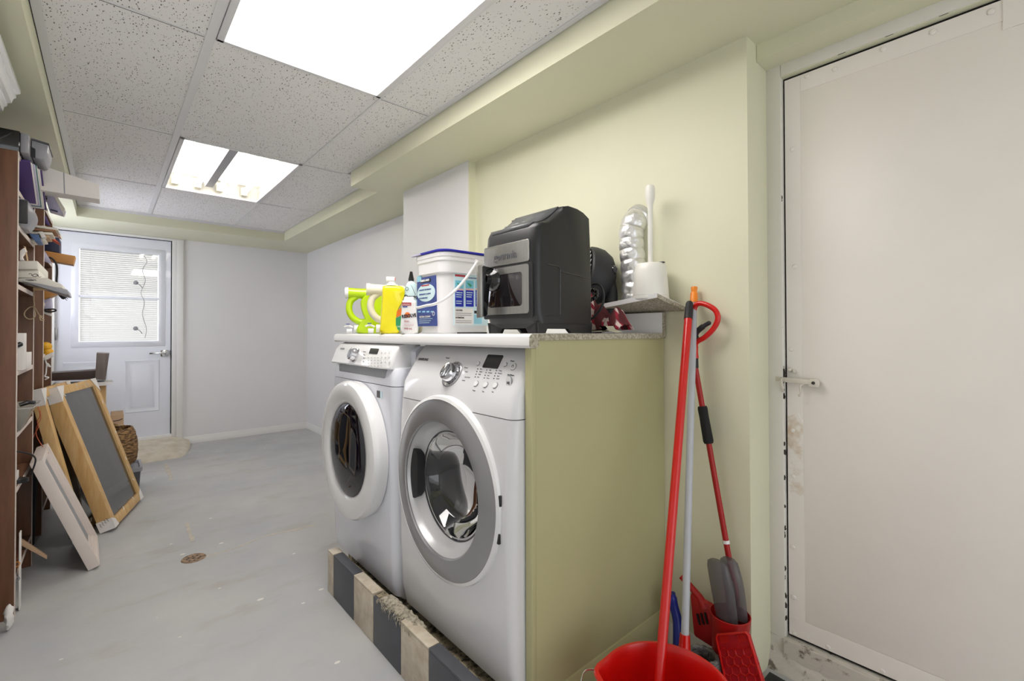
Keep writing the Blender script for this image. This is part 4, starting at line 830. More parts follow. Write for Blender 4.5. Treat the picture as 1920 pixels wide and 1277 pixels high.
# ---- foil duct
t=thing('dryer_duct','crinkled silver foil dryer duct standing on the ledge against the green wall','duct',(1.395,at(1187,560,x=1.395).y,1.17))
xd=1.4235; path=[at(u,v,x=x_) for u,v,x_ in ((1190,563,xd),(1189,530,xd),(1187,495,xd),(1184,462,xd),(1184,432,xd+.002),(1190,416,xd+.012),(1198,408,xd+.035))]
path[0].z=led(xd,path[0].y)+.004
P=cat_rom(path,22); rr_=[]; L_=0
for i,p_ in enumerate(P):
    if i: L_+=(P[i]-P[i-1]).length
    ph=(L_/.040)%1; rr_.append(.0405+.0048*abs(math.sin(PI*ph))**.6)
mb=MB(); mb.tube(P,rr_,40)
for v_ in mb.bm.verts: v_.co+=v_.co.normalized()*0+Vector((1,1,.3))*.0022*noise.noise(v_.co*55)
obj('foil_hose',mb,'foil',t,sharp=1.0)
mb=MB(); mb.tube([P[-8]+(P[-1]-P[-8])*.3,P[-1]+(P[-1]-P[-4]).normalized()*.012],[.0462,.0462],40); obj('collar',mb,'foil_dull',t,solid=.0015)
mb=MB(); mb.tube(P,.0458,6) if 0 else None
for q in range(int(L_/.040)+1):
    s_=0; i=0
    while i<len(P)-1 and s_<q*.040: s_+=(P[i+1]-P[i]).length; i+=1
    if 2<i<len(P)-8:
        tn=(P[i+1]-P[i-1]).normalized(); m2=MB(); m2.lathe([(.0412,-.001),(.0425,0),(.0412,.001),(.0400,0),(.0412,-.001)],P[i],tn,36); obj('wire_ring',m2,'steel_paint',t)
# ---- toilet brush
bx,by=1.388,at(1220,552,x=1.388).y; bz=led(bx,by)+.006
t=thing('toilet_brush','white toilet brush standing in its white holder on the ledge','toilet brush',(bx,by,bz))
H_=.122
mb=MB(); mb.lathe([(0,0),(.060,0),(.060,.009),(.0585,.0105),(.0595,.012),(.057,.05),(.053,.095),(.050,.112),(.045,.120),(.030,H_),(0,H_)],(bx,by,bz),n=48); obj('holder',mb,'brush_white',t)
mb=MB(); mb.box(bx-.004,by-.050,bz+H_-.004,bx+.008,by-.034,bz+H_+.001,.001); obj('slot',mb,'dark_grey',t)
zt_=at(1221,346,x=bx).z; mb=MB(); mb.lathe([(0,-.002),(.0115,0),(.0085,.004),(.0085,zt_-bz-H_-.085),(.010,zt_-bz-H_-.07),(.0165,zt_-bz-H_-.045),(.017,zt_-bz-H_-.02),(.0145,zt_-bz-H_-.005),(.008,zt_-bz-H_),(0,zt_-bz-H_)],(bx,by,bz+H_),n=28); obj('handle',mb,'brush_white',t)
# ================================================================== CLEANING TOOLS IN THE CORNER
t=thing('mop_bucket','round red plastic mop bucket with wire handle on the floor by the green panel','bucket',(.952,.560,0))
bc=(.952,.560); prof=[(0,.004),(.098,.004),(.102,.0),(.108,.003),(.118,.12),(.132,.235),(.136,.262),(.144,.264),(.147,.270),(.144,.276),(.136,.277),(.131,.268),(.126,.235),(.112,.12),(.102,.012),(0,.012)]
mb=MB(); mb.lathe(prof,(bc[0],bc[1],0),n=72); 
for v_ in mb.bm.verts:
    d_=Vector((v_.co.x-bc[0],v_.co.y-bc[1])); a_=math.atan2(d_.y,d_.x)
    if v_.co.z>.10:
        w_=math.exp(-((a_-2.1)/.22)**2); v_.co.x+=d_.x*.10*w_*(v_.co.z-.1)/.17; v_.co.y+=d_.y*.10*w_*(v_.co.z-.1)/.17
bb=obj('body',mb,'red',t)
mb=MB(); mb.tube(cat_rom([Vector((bc[0]-.06,bc[1]+.135,.262)),Vector((bc[0]-.105,bc[1]+.150,.27)),Vector((bc[0]-.150,bc[1]+.118,.245)),Vector((bc[0]-.185,bc[1]+.06,.20)),Vector((bc[0]-.19,bc[1]-.01,.17)),Vector((bc[0]-.16,bc[1]-.08,.20)),Vector((bc[0]-.10,bc[1]-.125,.255))]),.0022,8); obj('wire_handle',mb,'chrome',t)
# red pole
def V3(*a): return Vector(a)
top=at(1293,566,x=1.405); mid=at(1236,1277,x=1.0); dirv=(mid-top).normalized(); k_=(top.z-.045)/-dirv.z; bot=top+dirv*k_
t=thing('mop','red mop pole with black hanging tip standing in the red bucket','mop',(bot.x,bot.y,.013))
b2=top+dirv*.062
mb=MB(); mb.tube([b2,bot],.0120,20); obj('pole',mb,'red',t)
mb=MB(); mb.tube([top,top+dirv*.004,top+dirv*.010,top+dirv*.02,top+dirv*.022,b2],[.008,.0105,.0115,.0115,.0128,.0130],20); obj('pole_cap',mb,'black_matte',t)
mb=MB(); mb.lathe([(0,0),(.05,0),(.055,.012),(.03,.03),(.014,.05),(0,.05)],(bot.x,bot.y,.0135),n=30); obj('mop_head',mb,'mop_grey',t)
# pale grey pole (broom)
top=at(1301,566,x=1.432); low=at(1284,1198,x=1.215); dv=(low-top).normalized(); 
t=thing('broom','pale grey broom pole with orange tip leaning behind the red mop pole','broom',(low.x,low.y,0))
mb=MB(); mb.tube([top,low],.0105,20); obj('pole',mb,'pole_grey',t)
mb=MB(); 
mb.tube([top-dv*-.004,top-dv*.028,top-dv*.034,top-dv*.046,top-dv*.050],[.0125,.0115,.0085,.0105,.0100],16); obj('pole_tip',mb,'orange',t)
mb=MB(); mb.tube([low-dv*.012,low+dv*.05],[.0135,.018],18); mb.obox((low.x-.115,low.y-.020,.125),(.145,-.0,0),(0,.036,0),(0,0,.04),.012); obj('broom_head',mb,'red',t)
mb=MB(); mb.obox((low.x-.11,low.y-.014,.005),(.135,0,0),(0,.024,0),(0,0,.121),.004); obj('bristles',mb,'mop_grey',t)
# grabber with hook handle
t=thing('litter_grabber','red reacher tool with looped handle and black foam grip leaning on the green wall','grabber',(1.41,.60,.2))
hx=1.425; X=lambda u,v,x=hx: at(u,v,x=x)
mb=MB(); mb.tube(cat_rom([X(1304,672),X(1303,655),X(1306,642),X(1322,632),X(1338,616),X(1346,598),X(1342,583),X(1328,573),X(1312,569),X(1303,575),X(1301,590)]),[.010]*12+[.0085]*69,12); obj('hook_handle',mb,'red',t)
mb=MB(); mb.tube(cat_rom([X(1303,640),X(1305,625),X(1316,614),X(1332,604)]),[.011]*6+[.009]*12+[.007]*6+[.004],12); obj('trigger',mb,'black_matte',t)
mb=MB(); mb.tube([X(1303,660),X(1304,690)],.0095,14); obj('collar',mb,'black_matte',t)
g0,g1=X(1304,690),at(1374,1088,x=1.425)
mb=MB(); mb.tube([g0,g1],.0085,16); obj('shaft',mb,'red_dark',t)
mb=MB(); a_=g0.lerp(g1,.19); b_=g0.lerp(g1,.37); mb.tube([a_,a_.lerp(b_,.06),a_.lerp(b_,.3),a_.lerp(b_,.6),a_.lerp(b_,.94),b_],[.013,.0148,.0142,.015,.0155,.013],18); obj('foam_grip',mb,'foam_black',t)
mb=MB(); a_=g0.lerp(g1,.82); mb.tube([a_,g0.lerp(g1,.835)],.0108,14); obj('joint_ring',mb,'white_gloss',t)
jw=g1; mb=MB(); 
for s_ in (-1,1): mb.tube(cat_rom([jw+V3(0,0,.02),jw+V3(-.004,s_*.014,-.03),jw+V3(-.004,s_*.012,-.09),jw+V3(0,s_*.006,-.15)]),[.006]*20+[.005]*5,10)
obj('jaw',mb,'red_dark',t,kind=None)
# holder cup with clear scoops
cp=at(1369,1166,x=1.385); t=thing('holder_cup','red plastic cup standing in the corner with smoky scoops in it','cup',(cp.x,cp.y,0))
mb=MB(); mb.lathe([(0,.002),(.046,.002),(.048,.03),(.051,cp.z-.02),(.056,cp.z+.024),(.0535,cp.z+.025),(.047,cp.z-.01),(.044,.012),(0,.010)],(cp.x,cp.y,0),n=44); obj('body',mb,'red_dark',t)
for (uL,uR,vT,vB,xx,lb) in ((1326,1372,1056,1162,1.372,'front smoky clear plastic scoop standing in the red cup'),(1350,1391,1052,1160,1.402,'rear smoky clear plastic scoop behind the first in the red cup')):
    def q(u,v): 
        p=at(u,v,x=xx); return p
    ce=q((uL+uR)/2+8,vB); t=thing('plastic_scoop',lb,'scoop',(ce.x,ce.y,.02))
    mb=MB(); n_=11; loops=[]
    for i in range(n_+1):
        f_=i/n_; v=vT+(vB-vT)*f_; l=uL+(2 if i==0 else 0)+f_*18; r_=uR+f_*10; r_-= (9*(1-f_)**3); A=q(l,v); B=q(r_,v); c_=(A+B)/2; w_=(A-B).length/2; dd=.020*(.55+.45*math.sin(PI*min(1,f_*1.1+.15)))
        loops.append([c_+V3(0,1,0)*w_*math.cos(2*PI*k/20)+V3(1,0,0)*dd*math.sin(2*PI*k/20) for k in range(20)])
    mb.loft([[p.lerp(sum(loops[0],Vector())/20,.35)+V3(0,0,.008) for p in loops[0]]]+loops,cap=True); obj('shell',mb,'smoke_plastic',t)
# honeycomb dust pan / floor squeegee
A,B=at(1343,1190,x=1.320),at(1402,1185,x=1.320); dn_=(at(1362,1277,x=1.300)-A); dn_=dn_*((A.z-.012)/-dn_.z); t=thing('honeycomb_grid','red plastic wringer plate with honeycomb ribs leaning in the corner','wringer',(A.x,B.y,0))
w_=(B-A); nrm=w_.cross(dn_).normalized(); nrm=nrm if nrm.x<0 else -nrm
PW=lambda a,b,q=0:A+w_*(a*(1+.16*b)+ -.0)+dn_*b+nrm*q
mb=MB(); rc=[(a,b) for a,b in ((.06,0),(.94,0),(1,.04),(1,1),(0,1),(0,.04))]; mb.loft([[PW(a,b,q) for a,b in rc] for q in (0,-.010)]); bk_=obj('plate',mb,'red_deep',t)
mb=MB(); E=[PW(a,b,.003) for a,b in rc]; mb.tube(E,.003,8,closed=True); obj('rim',mb,'red',t)
mb=MB(); L_=dn_.length; Wd=w_.length; hr=.0135
row=0; yy=.045
while yy<L_*1.0-.01:
    xx=hr+ (row%2)*hr*.87
    while xx<Wd*1.05-hr*.5:
        pts=[PW((xx+hr*.92*math.cos(PI/6+PI/3*k))/Wd,(yy+hr*.92*math.sin(PI/6+PI/3*k))/L_,.002) for k in range(6)]
        mb.tube(pts,.0011,5,closed=True); xx+=hr*1.74
    yy+=hr*1.5; row+=1
obj('honeycomb_ribs',mb,'red',t)
mb=MB()
for u0 in (.12,.68):
    for i in range(6): mb.tube([PW(u0+i*.045,.02,.002),PW(u0+i*.045,.10,.002)],.0008,4)
    for j in range(6): mb.tube([PW(u0,.02+j*.016,.002),PW(u0+.225,.02+j*.016,.002)],.0008,4)
obj('fine_grid',mb,'red',t)
# red hand brush, blue-handled brush, mop cloth
h0,h1=at(1278,1080,x=1.40),at(1312,1120,x=1.40); t=thing('hand_brush','red hand brush hanging behind the poles in the corner','brush',(1.40,h1.y,.05))
mb=MB(); mb.tube([h0,h0.lerp(h1,.3),h1,at(1322,1140,x=1.40)],[.011,.0095,.011,.016],14); obj('handle',mb,'red_dark',t)
c_=at(1324,1150,x=1.40); mb=MB(); mb.obox(c_+V3(.012,.050,.045),(0,-.085,-.01),(0,-.012,-.13),(-.022,0,0),.009); hb=obj('brush_head',mb,'red_dark',t)
for k in range(3): 
    s0=at(1306+k*7,1150-k*1,x=1.388); mb=MB(); mb.obox(s0+V3(-.003,0,0),(0,-.006,0),(0,-.008,-.03),(.004,0,0)); obj('slot',mb,'gap',hb)
t=thing('scrub_brush','dark blue curved brush handle standing behind the mop poles','brush',(1.36,.76,.0))
mb=MB(); mb.tube(cat_rom([at(1259,1112,x=1.37),at(1263,1135,x=1.372),at(1270,1165,x=1.37),at(1271,1210,x=1.35),at(1272,1240,x=1.34)]),[.012]*3+[.0145]*30,14); obj('handle',mb,'blue_handle',t)
a_=at(1272,1240,x=1.34); mb=MB(); mb.box(a_.x-.04,a_.y-.045,.006,a_.x+.03,a_.y+.03,a_.z+.01,.012); obj('brush_head',mb,'blue_handle',t)
mb=MB(); c_=at(1318,1235,x=1.30)
def mopf(u,v): a=2*PI*u; r_=.036+.016*v+.010*noise.noise(Vector((math.cos(a)*3,math.sin(a)*3,v*3))); return Vector((c_.x+r_*math.cos(a),c_.y+r_*math.sin(a),.004+.135*(1-v)**.8))
mb.grid(mopf,48,10); obj('mop_cloth',mb,'mop_grey',label='grey shaggy mop cloth heaped on the floor between bucket and red wringer plate',cat='mop cloth',solid=.006)
mb=MB(); mb.loft([[(x+.01*noise.noise(Vector((x*40,y*40,1))),y+.01*noise.noise(Vector((x*30,y*30,5))),z) for x,y in ((1.485,.555),(1.56,.560),(1.555,.48),(1.54,.40),(1.53,.30),(1.50,.22),(1.44,.25),(1.43,.40),(1.452,.52))] for z in (.0005,.007)]); obj('rubber_mat',mb,'rubber_mat',label='scrap of dark grey rubber mat on the floor by the metal door sill',cat='mat')
# ================================================================== LEFT SIDE
BX,BD=-.257,-.545
def bookcase(ya,yb,lab,shelves,zt=1.765):
    t=thing('bookcase',lab,'bookcase',((BX+BD)/2,(ya+yb)/2,0)); w_=.02
    for y in (ya,yb-w_):
        mb=MB(); mb.box(BD,y,0,BX-.002,y+w_,zt,.001); sp=obj('side_panel',mb,'walnut',t)
        mb=MB(); mb.box(BX-.002,y,0.0,BX,y+w_,zt,.0004); obj('edge_band',mb,'edge_band',sp)
    mb=MB(); mb.box(BD,ya+w_,.06,BD+.006,yb-w_,zt-.02); obj('back_board',mb,'dark_back',t)
    for z in shelves:
        mb=MB(); mb.box(BD+.006,ya+w_,z-.018,BX-.004,yb-w_,z); sh=obj('shelf',mb,'walnut',t)
        mb=MB(); mb.box(BX-.004,ya+w_,z-.018,BX-.002,yb-w_,z); obj('edge_band',mb,'edge_band',sh)
    return t
SH=[1.765,1.625,1.490,1.262,.928,.690,.478,.145]
bookcase(2.545,3.085,'tall walnut brown bookcase nearest the camera, crowded with papers and boxes',SH)
bookcase(3.50,4.01,'second walnut bookcase farther along the wall with navy box and purple folder',[1.765,1.50,1.24,.96,.66,.40,.12])
# white cabinet with cornice
t=thing('tall_cabinet','tall white cabinet with fluted cornice at the left edge, before the bookcases','cabinet',(-.42,2.0,0))
mb=MB(); mb.box(-.56,1.2,.0,-.297,2.372,1.86,.002); obj('body',mb,'white_enamel',t)
for ya in (1.205,1.60,1.985):
    mb=MB(); mb.box(-.297,ya,.06,-.285,ya+.380,1.85,.002); dd=obj('door',mb,'white_enamel',t)
    mb=MB(); mb.tube([(-.2855,ya+.03,.95),(-.275,ya+.03,.96),(-.275,ya+.03,1.06),(-.2855,ya+.03,1.07)],.004,8); obj('handle',mb,'chrome',dd)
mb=MB(); prf=[(-.285,1.86),(-.272,1.86),(-.270,1.875),(-.262,1.882),(-.262,1.892),(-.252,1.896),(-.247,1.912),(-.240,1.918),(-.240,1.930),(-.230,1.936),(-.229,1.945),(-.285,1.945)]
mb.loft([[(x-.010,y,z) for x,z in prf] for y in (1.2,2.41)]); obj('cornice',mb,'white_gloss',t)
# printer on top
zt=1.7655
t=thing('printer','black and silver printer with open grey paper tray on top of the nearest bookcase','printer',(-.40,2.70,zt))
mb=MB(); mb.box(-.53,2.56,zt+.001,-.255,2.86,zt+.082,.004); obj('body',mb,'black_gloss',t)
mb=MB(); mb.box(-.255,2.562,zt+.002,-.232,2.86,zt+.078,.004); obj('front_panel',mb,'grey_plastic',t)
P=[at(u,v,y=2.62) for u,v in ((59,262),(91,272),(89,286),(82,298),(76,299),(59,293))]; mb=MB(); mb.prism(P,(0,.17,0),.003); obj('paper_tray',mb,'grey_plastic',t)
P=[at(u,v,y=2.615) for u,v in ((58,258.5),(92,269),(92,271.5),(58,261.5))]; mb=MB(); mb.prism(P,(0,.18,0)); obj('tray_lid',mb,'dark_grey',t)
P=[at(u,v,y=2.612) for u,v in ((56,274),(66,279),(66,296),(54,291))]; mb=MB(); mb.prism(P,(0,.008,0)); obj('tray_latch',mb,'black',t)
mb=MB(); mb.lathe([(0,0),(.004,0),(.004,.002),(0,.002)],(-.505,2.559,zt+.065),(0,-1,0),10); obj('indicator_light',mb,'white_gloss',t)
# generic flat items: box from a base corner, optionally tilted about Y or X
def item(name,lab,cat,m,x0,y0,z0,dx,dy,dz,ty=0,tx=0,tz=0,grp=None,bev=.001,extra=None):
    t=thing(name,lab,cat,(x0,y0,z0),local=True,group=grp,rot=(tx,ty,tz)); mb=MB(); mb.box(0,0,0,dx,dy,dz,bev); b=obj('body',mb,m,t)
    if extra: extra(t,b,dx,dy,dz)
    return t
def pages(t,b,dx,dy,dz):
    mb=MB(); mb.box(.003,.0025,.003,dx+.0006,dy-.0025,dz-.003); obj('pages',mb,'paper',b)
def leanbook(name,lab,m,y,zb,h,th,x1,lean,grp='folders and books leaning on the top shelf'):
    # stands on the shelf leaning towards +y
    return item(name,lab,'book',m,x1-.21,y,zb+.001,.21,th,h,tx=-lean,grp=grp,extra=pages)
y_=2.822
for nm,lb,m_,th_,x_ in (('folder','dark purple folder nearest the bookcase side, leaning on the top shelf','purple',.012,-.232),('folder','white folder leaning behind the dark purple one on the top shelf','card_white',.008,-.230),('folder','pale lilac folder directly in front of the teal book on the top shelf','lilac',.010,-.224),('book','teal green book leaning on the top shelf','teal',.015,-.220),('folder','thin white folder right behind the teal book on the top shelf','card_white',.006,-.214),('folder','thin dark violet folder against the long white carton on the top shelf','purple',.005,-.208)):
    item(nm,lb,'book' if nm=='book' else 'folder',m_,x_-.21,y_,1.6265,.21,th_,.236,tx=1.03,grp='folders and books leaning on the top shelf',extra=pages); y_+=th_*1.98+.001
# long white carton sticking out
def prismthing(name,lab,cat,m,pts,d,bev=.001,grp=None):
    o=pts[0]; t=thing(name,lab,cat,o,group=grp); mb=MB(); mb.prism(pts,d,bev); b=obj('body',mb,m,t); return t,b
P=[at(66,306,y=2.80),at(186,346,y=2.80),at(187,374,y=2.80),at(76,356,y=2.80)]
t,b=prismthing('long_carton','long white cardboard carton jutting far out from the top shelf','carton','card_white',P,(0,.10,0))
Q=[p+V3(0,-.0006,0) for p in (P[0].lerp(P[1],.42),P[0].lerp(P[1],.44),P[3].lerp(P[2],.40),P[3].lerp(P[2],.38))]
mb=MB(); mb.prism(Q,(0,.0004,0)); obj('tape_seam',mb,'mark_grey',b)
P=[at(42,299,y=2.80),at(60,297,y=2.80),at(90,313,y=2.80),at(86,316,y=2.80),at(44,304,y=2.80)]
t,b=prismthing('paper_bag','flattened brown paper lying over the folders on the top shelf','paper','kraft',P,(0,.09,0))
P=[at(62,355,y=2.93),at(84,352,y=2.93),at(87,370,y=2.93),at(64,371,y=2.93)]; prismthing('drive_case','small black case under the long carton','case','black',P,(0,.10,0),.002)
P=[at(78,349,y=3.0),at(92,352,y=3.0),at(90,358,y=3.0),at(86,358,y=3.0)]; prismthing('cardboard_tab','brown cardboard tab under the long white carton','cardboard','kraft',P,(0,.05,0),.0005)
P=[at(82,360,y=2.98),at(100,357,y=2.98),at(122,392,y=2.98),at(119,402,y=2.98),at(106,398,y=2.98),at(92,394,y=2.98)]
t,b=prismthing('magazine_bundle','bundle of pale magazines in clear wrap hanging out below the long carton','magazines','lilac',P,(0,.07,0),.002)
mb=MB(); mb.prism([p+V3(0,-.003,0) for p in (P[1].lerp(P[0],.25),P[1],P[2],P[3])],(0,.05,0)); obj('page_edges',mb,'paper',b)
mb=MB(); mb.prism([p+V3(.004,-.004,0) for p in (P[5],P[4],P[4]+V3(0,0,.006),P[5]+V3(0,0,.006))],(0,.05,0)); obj('blue_edge',mb,'navy',b)
P=[at(66,368,y=3.02),at(78,368,y=3.02),at(90,394,y=3.02),at(84,392,y=3.02)]; prismthing('white_sheets','sheaf of white sheets beside the magazine bundle','papers','card_white',P,(0,.04,0),.0005)
# dark bag
t=thing('media_bag','rounded grey and black bag standing on the second shelf','bag',(-.33,2.66,1.4905))
z0=1.491-.0; zb=1.4915; za=1.604
mb=MB(); A=at(38,356,y=2.60); 
def bag(y0,y1,x1,m,name,par,xs=-.50):
    mb=MB(); L=[]
    for i in range(9):
        f_=i/8; k=.85+.15*math.sin(PI*f_); z=zb+(za-zb)*f_; L.append([(xs+(x1-xs)*.5+(x1-xs)*.5*k*p,(y0+y1)/2+(y1-y0)/2*k*q,z) for p,q in [(a/1.0,b/1.0) for a,b in rrect(2,2,.5)]])
    mb.loft(L); return obj(name,mb,m,par)
b1_=bag(2.60,2.83,-.222,'grey_plastic','body',t); mb=MB(); A,B=at(39,362,y=2.597),at(50,418,y=2.597); mb.box(-.33,2.590,1.500,-.236,2.604,1.592,.004); obj('front_panel',mb,'black_matte',t)
for c_ in (t,): pass
t['label']='rounded grey bag with black front standing in the second bay of the nearest bookcase'
# paper stack
stk=[]
for k,(u0,v0,u1,v1,m,lb) in enumerate(((55,447,84,446,'paper','bottom stapled booklet of the untidy paper stack sticking out'),(57,441,92,441,'cardboard','second booklet with tan cover in the paper stack'),(58,434,98,436,'paper','third booklet in the middle of the paper stack'),(60,427,104,431,'kraft','fourth booklet with brown cover in the paper stack'),(62,421,108,428,'paper','top cream booklet of the untidy paper stack'))):
    P=[at(u0,v0,y=2.97-.0*k),at(u1,v1,y=2.97),at(u1+1,v1+4,y=2.97),at(u0,v0+4.5,y=2.97)]; prismthing('booklet',lb,'booklet',m,P,(.0,.14,0),.0005,grp='booklets in the untidy stack')
P=[at(72,433,y=3.12),at(90,437,y=3.12),at(112,456,y=3.12),at(104,452,y=3.12)]; t,b=prismthing('red_folder','orange red folder fanning out of the paper stack','folder','red_paper',P,(0,.10,0),.0005)
P=[at(78,423,y=3.16),at(84,423,y=3.16),at(114,440,y=3.16),at(113,444,y=3.16)]; prismthing('notebook','cream notebook on top of the red folder, pointing toward the back door','notebook','paper',P,(0,.10,0),.0005)
P=[at(54,438,y=2.93),at(73,440,y=2.93),at(76,453,y=2.93),at(66,453,y=2.93)]; t,b=prismthing('blue_book','blue hardback under the paper stack','book','blue_book',P,(0,.12,0),.001)
P=[at(72,434,y=2.93),at(80,434,y=2.93),at(86,444,y=2.93),at(78,446,y=2.93)]; prismthing('white_carton','small white carton wedged beside the blue hardback','carton','card_white',P,(0,.05,0),.001)
P=[at(46,425,y=2.80),at(54,426,y=2.80),at(55,434,y=2.80),at(49,434,y=2.80)]; prismthing('green_pad','small pale green pad of notes above the blue hardback','note pad','leaf',P,(0,.05,0),.001)
# far bookcase content
P=[at(82,441,y=3.60),at(111,446,y=3.60),at(111,474,y=3.60),at(82,469,y=3.60)]; prismthing('navy_box','dark navy box sticking out of the second bookcase','box','navy',P,(0,.16,0),.002)
P=[at(84,470,y=3.56),at(141,480,y=3.56),at(137,496,y=3.56),at(96,489,y=3.56)]; prismthing('wooden_plank','honey coloured wooden plank jutting out below the navy box','plank','board_orange',P,(0,.10,0),.001)
P=[at(83,403,y=3.54),at(86,405,y=3.54),at(94,422,y=3.54),at(90,422,y=3.54),at(83,418,y=3.54)]; prismthing('folder','purple folder in the second bookcase above the navy box','folder','purple',P,(0,.02,0),.0005)
P=[at(82,470,y=3.545),at(85,472,y=3.545),at(97,493,y=3.545),at(94,494,y=3.545),at(82,490,y=3.545)]; prismthing('grey_folder','grey violet folder leaning under the wooden plank','folder','lilac',P,(0,.012,0),.0005)
P=[at(82,545,y=3.58),at(102,547,y=3.58),at(108,550,y=3.58),at(94,557,y=3.58),at(83,561,y=3.58)]; prismthing('wooden_block','orange wooden block end under the grey tray in the second bookcase','block','board_orange',P,(0,.12,0),.001)
P=[at(82,562,y=3.60),at(95,558,y=3.60),at(97,580,y=3.60),at(82,579,y=3.60)]; prismthing('lilac_box','pale lilac wrapped packet in the second bookcase','packet','lilac',P,(0,.10,0),.003)
P=[at(82,584,y=3.58),at(96,588,y=3.58),at(96,593,y=3.58),at(82,588,y=3.58)]; prismthing('white_sheet','white sheet edge below the lilac packet','paper','card_white',P,(0,.08,0),.0005)
mb=MB(); mb.tube(cat_rom([at(83,581,y=3.57),at(90,580,y=3.57),at(102,580,y=3.57),at(104,583,y=3.57),(at(92,585,y=3.57)),at(84,583,y=3.57)]),.004,8); obj('scissors',mb,'black',label='black scissor handles sticking out of the second bookcase',cat='scissors')
# yellow items in white tray
t=thing('plastic_tray','white plastic tray in the second bookcase holding two yellow balls','tray',at(84,673,y=3.60)); A=at(82,665,y=3.60); B=at(99,662,y=3.60)
mb=MB(); mb.prism([at(82,668,y=3.58),at(99,660,y=3.58),at(98,668,y=3.58),at(90,674,y=3.58),at(82,676,y=3.58)],(0,.10,0),.002); obj('body',mb,'card_white',t)
for (u,v,lb) in ((86,650,'upper yellow ball in the second bookcase tray'),(89,661,'lower yellow ball in the second bookcase tray')):
    mb=MB(); c_=at(u,v,y=3.66); mb.ball(c_,.026,16); obj('ball',mb,'yellow',label=lb,cat='ball',group='yellow balls in the tray')
mb=MB(); mb.tube(cat_rom([at(85,675,y=3.6),at(88,684,y=3.6),at(94,688,y=3.6),at(88,682,y=3.6),at(86,700,y=3.6),at(84,706,y=3.6),at(91,708,y=3.6),at(84,712,y=3.6)]),.0035,7); obj('cord',mb,'cap_white',label='white cord hanging below the yellow balls',cat='cord')
# foam trays / white boxes with black pen notes
def wbox(lab,u0,v0,u1,v1,y0,y1,m='foam_white',slope=.0,grp='white foam boxes piled on the shelf',notes=0,nm='foam_box'):
    P=[at(u0,v0,y=y0),at(u1,v0+slope,y=y0),at(u1,v1+slope,y=y0),at(u0,v1,y=y0)]; t,b=prismthing(nm,lab,'box',m,P,(0,y1-y0,0),.004,grp)
    for k in range(notes):
        c_=P[0].lerp(P[1],.55+.12*k)+V3(0,-.0008,-.018-.009*(k%2)); mb=MB(); mb.tube([c_+V3(q*.006,0,.004*math.sin(q*2.3+k)) for q in range(6)],.0011,4); obj('pen_mark',mb,'print_dark',b)
    return t
wbox('top white foam box of the pile, sticking out farthest to the right',30,489,71,505,2.84,3.30,slope=0)
wbox('middle white foam box with pen notes in the pile',30,506,73,521,2.86,3.22,notes=2)
P=[at(34,522,y=2.84),at(88,521,y=2.84),at(117,534,y=2.84),at(118,541,y=2.84),at(75,536,y=2.84),at(34,528,y=2.84)]; t,b=prismthing('foam_box','bottom white foam box, sloping down on the grey tray','box','foam_white',P,(0,.20,0),.003,'white foam boxes piled on the shelf')
for k in range(3):
    c_=at(48+k*5,525,y=2.838); mb=MB(); mb.tube([c_+V3(q*.004,0,.003*math.sin(q*2+k)) for q in range(5)],.001,4); obj('pen_mark',mb,'print_dark',b)
P=[at(40,527,y=2.82),at(74,532,y=2.82),at(126,543,y=2.82),at(129,553,y=2.82),at(124,553,y=2.82),at(76,538,y=2.82)]; prismthing('grey_tray','grey metal tray under the foam boxes pointing to the door','tray','grey_plastic',P,(0,.24,0),.001)
P=[at(62,539,y=2.9),at(96,540,y=2.9),at(96,543.5,y=2.9),at(62,544,y=2.9)]; prismthing('wooden_stick','thin pale wooden batten under the grey tray','batten','pine_light',P,(0,.03,0),.0005)
# small folding white stand + cardboard easel on third shelf
P=[at(37,470,y=2.64),at(46,464,y=2.64),at(49,470,y=2.64),at(40,480,y=2.64),at(44,487,y=2.64),at(37,488,y=2.64)]; prismthing('paper_scrap','crumpled white paper scrap on the foam boxes','paper','card_white',P,(0,.04,0),.001)
mb=MB(); mb.tube([at(52,490,y=2.66),at(47,463,y=2.66),at(44,462,y=2.66)],.0025,6); obj('wooden_dowel',mb,'pine_light',label='thin wooden dowel standing on the foam boxes',cat='dowel')
# cables with plug
mb=MB(); mb.tube(cat_rom([at(92,482,y=3.56),at(100,487,y=3.56),at(106,497,y=3.56),at(107,512,y=3.56),at(106,528,y=3.56),at(107,540,y=3.56),at(112,552,y=3.55)]),.0045,8); c0=obj('power_cable',mb,'cable',label='black power cable with plug hanging from the shelf boxes',cat='cable')
a_=at(111,550,y=3.55); b_=at(122,560,y=3.55); mb=MB(); mb.tube([a_,a_.lerp(b_,.3),a_.lerp(b_,.8),b_],[.006,.011,.012,.008],8); mb.tube([b_,b_+(b_-a_)*.35],.0018,6); mb.tube([b_+V3(.004,0,.008),b_+V3(.004,0,.008)+(b_-a_)*.35],.0018,6); obj('plug',mb,'black',c0)
# string loop
mb=MB(); mb.tube(cat_rom([at(u,v,y=2.98) for u,v in ((64,536),(63,560),(64,574),(56,576),(47,584),(46,592),(53,598),(62,597),(66,590),(64,576),(72,588),(78,596),(82,600),(76,600),(75,592),(81,594))]),.0022,7); obj('string',mb,'string',label='looped beige string hanging from the shelf over the bookcase side',cat='string')
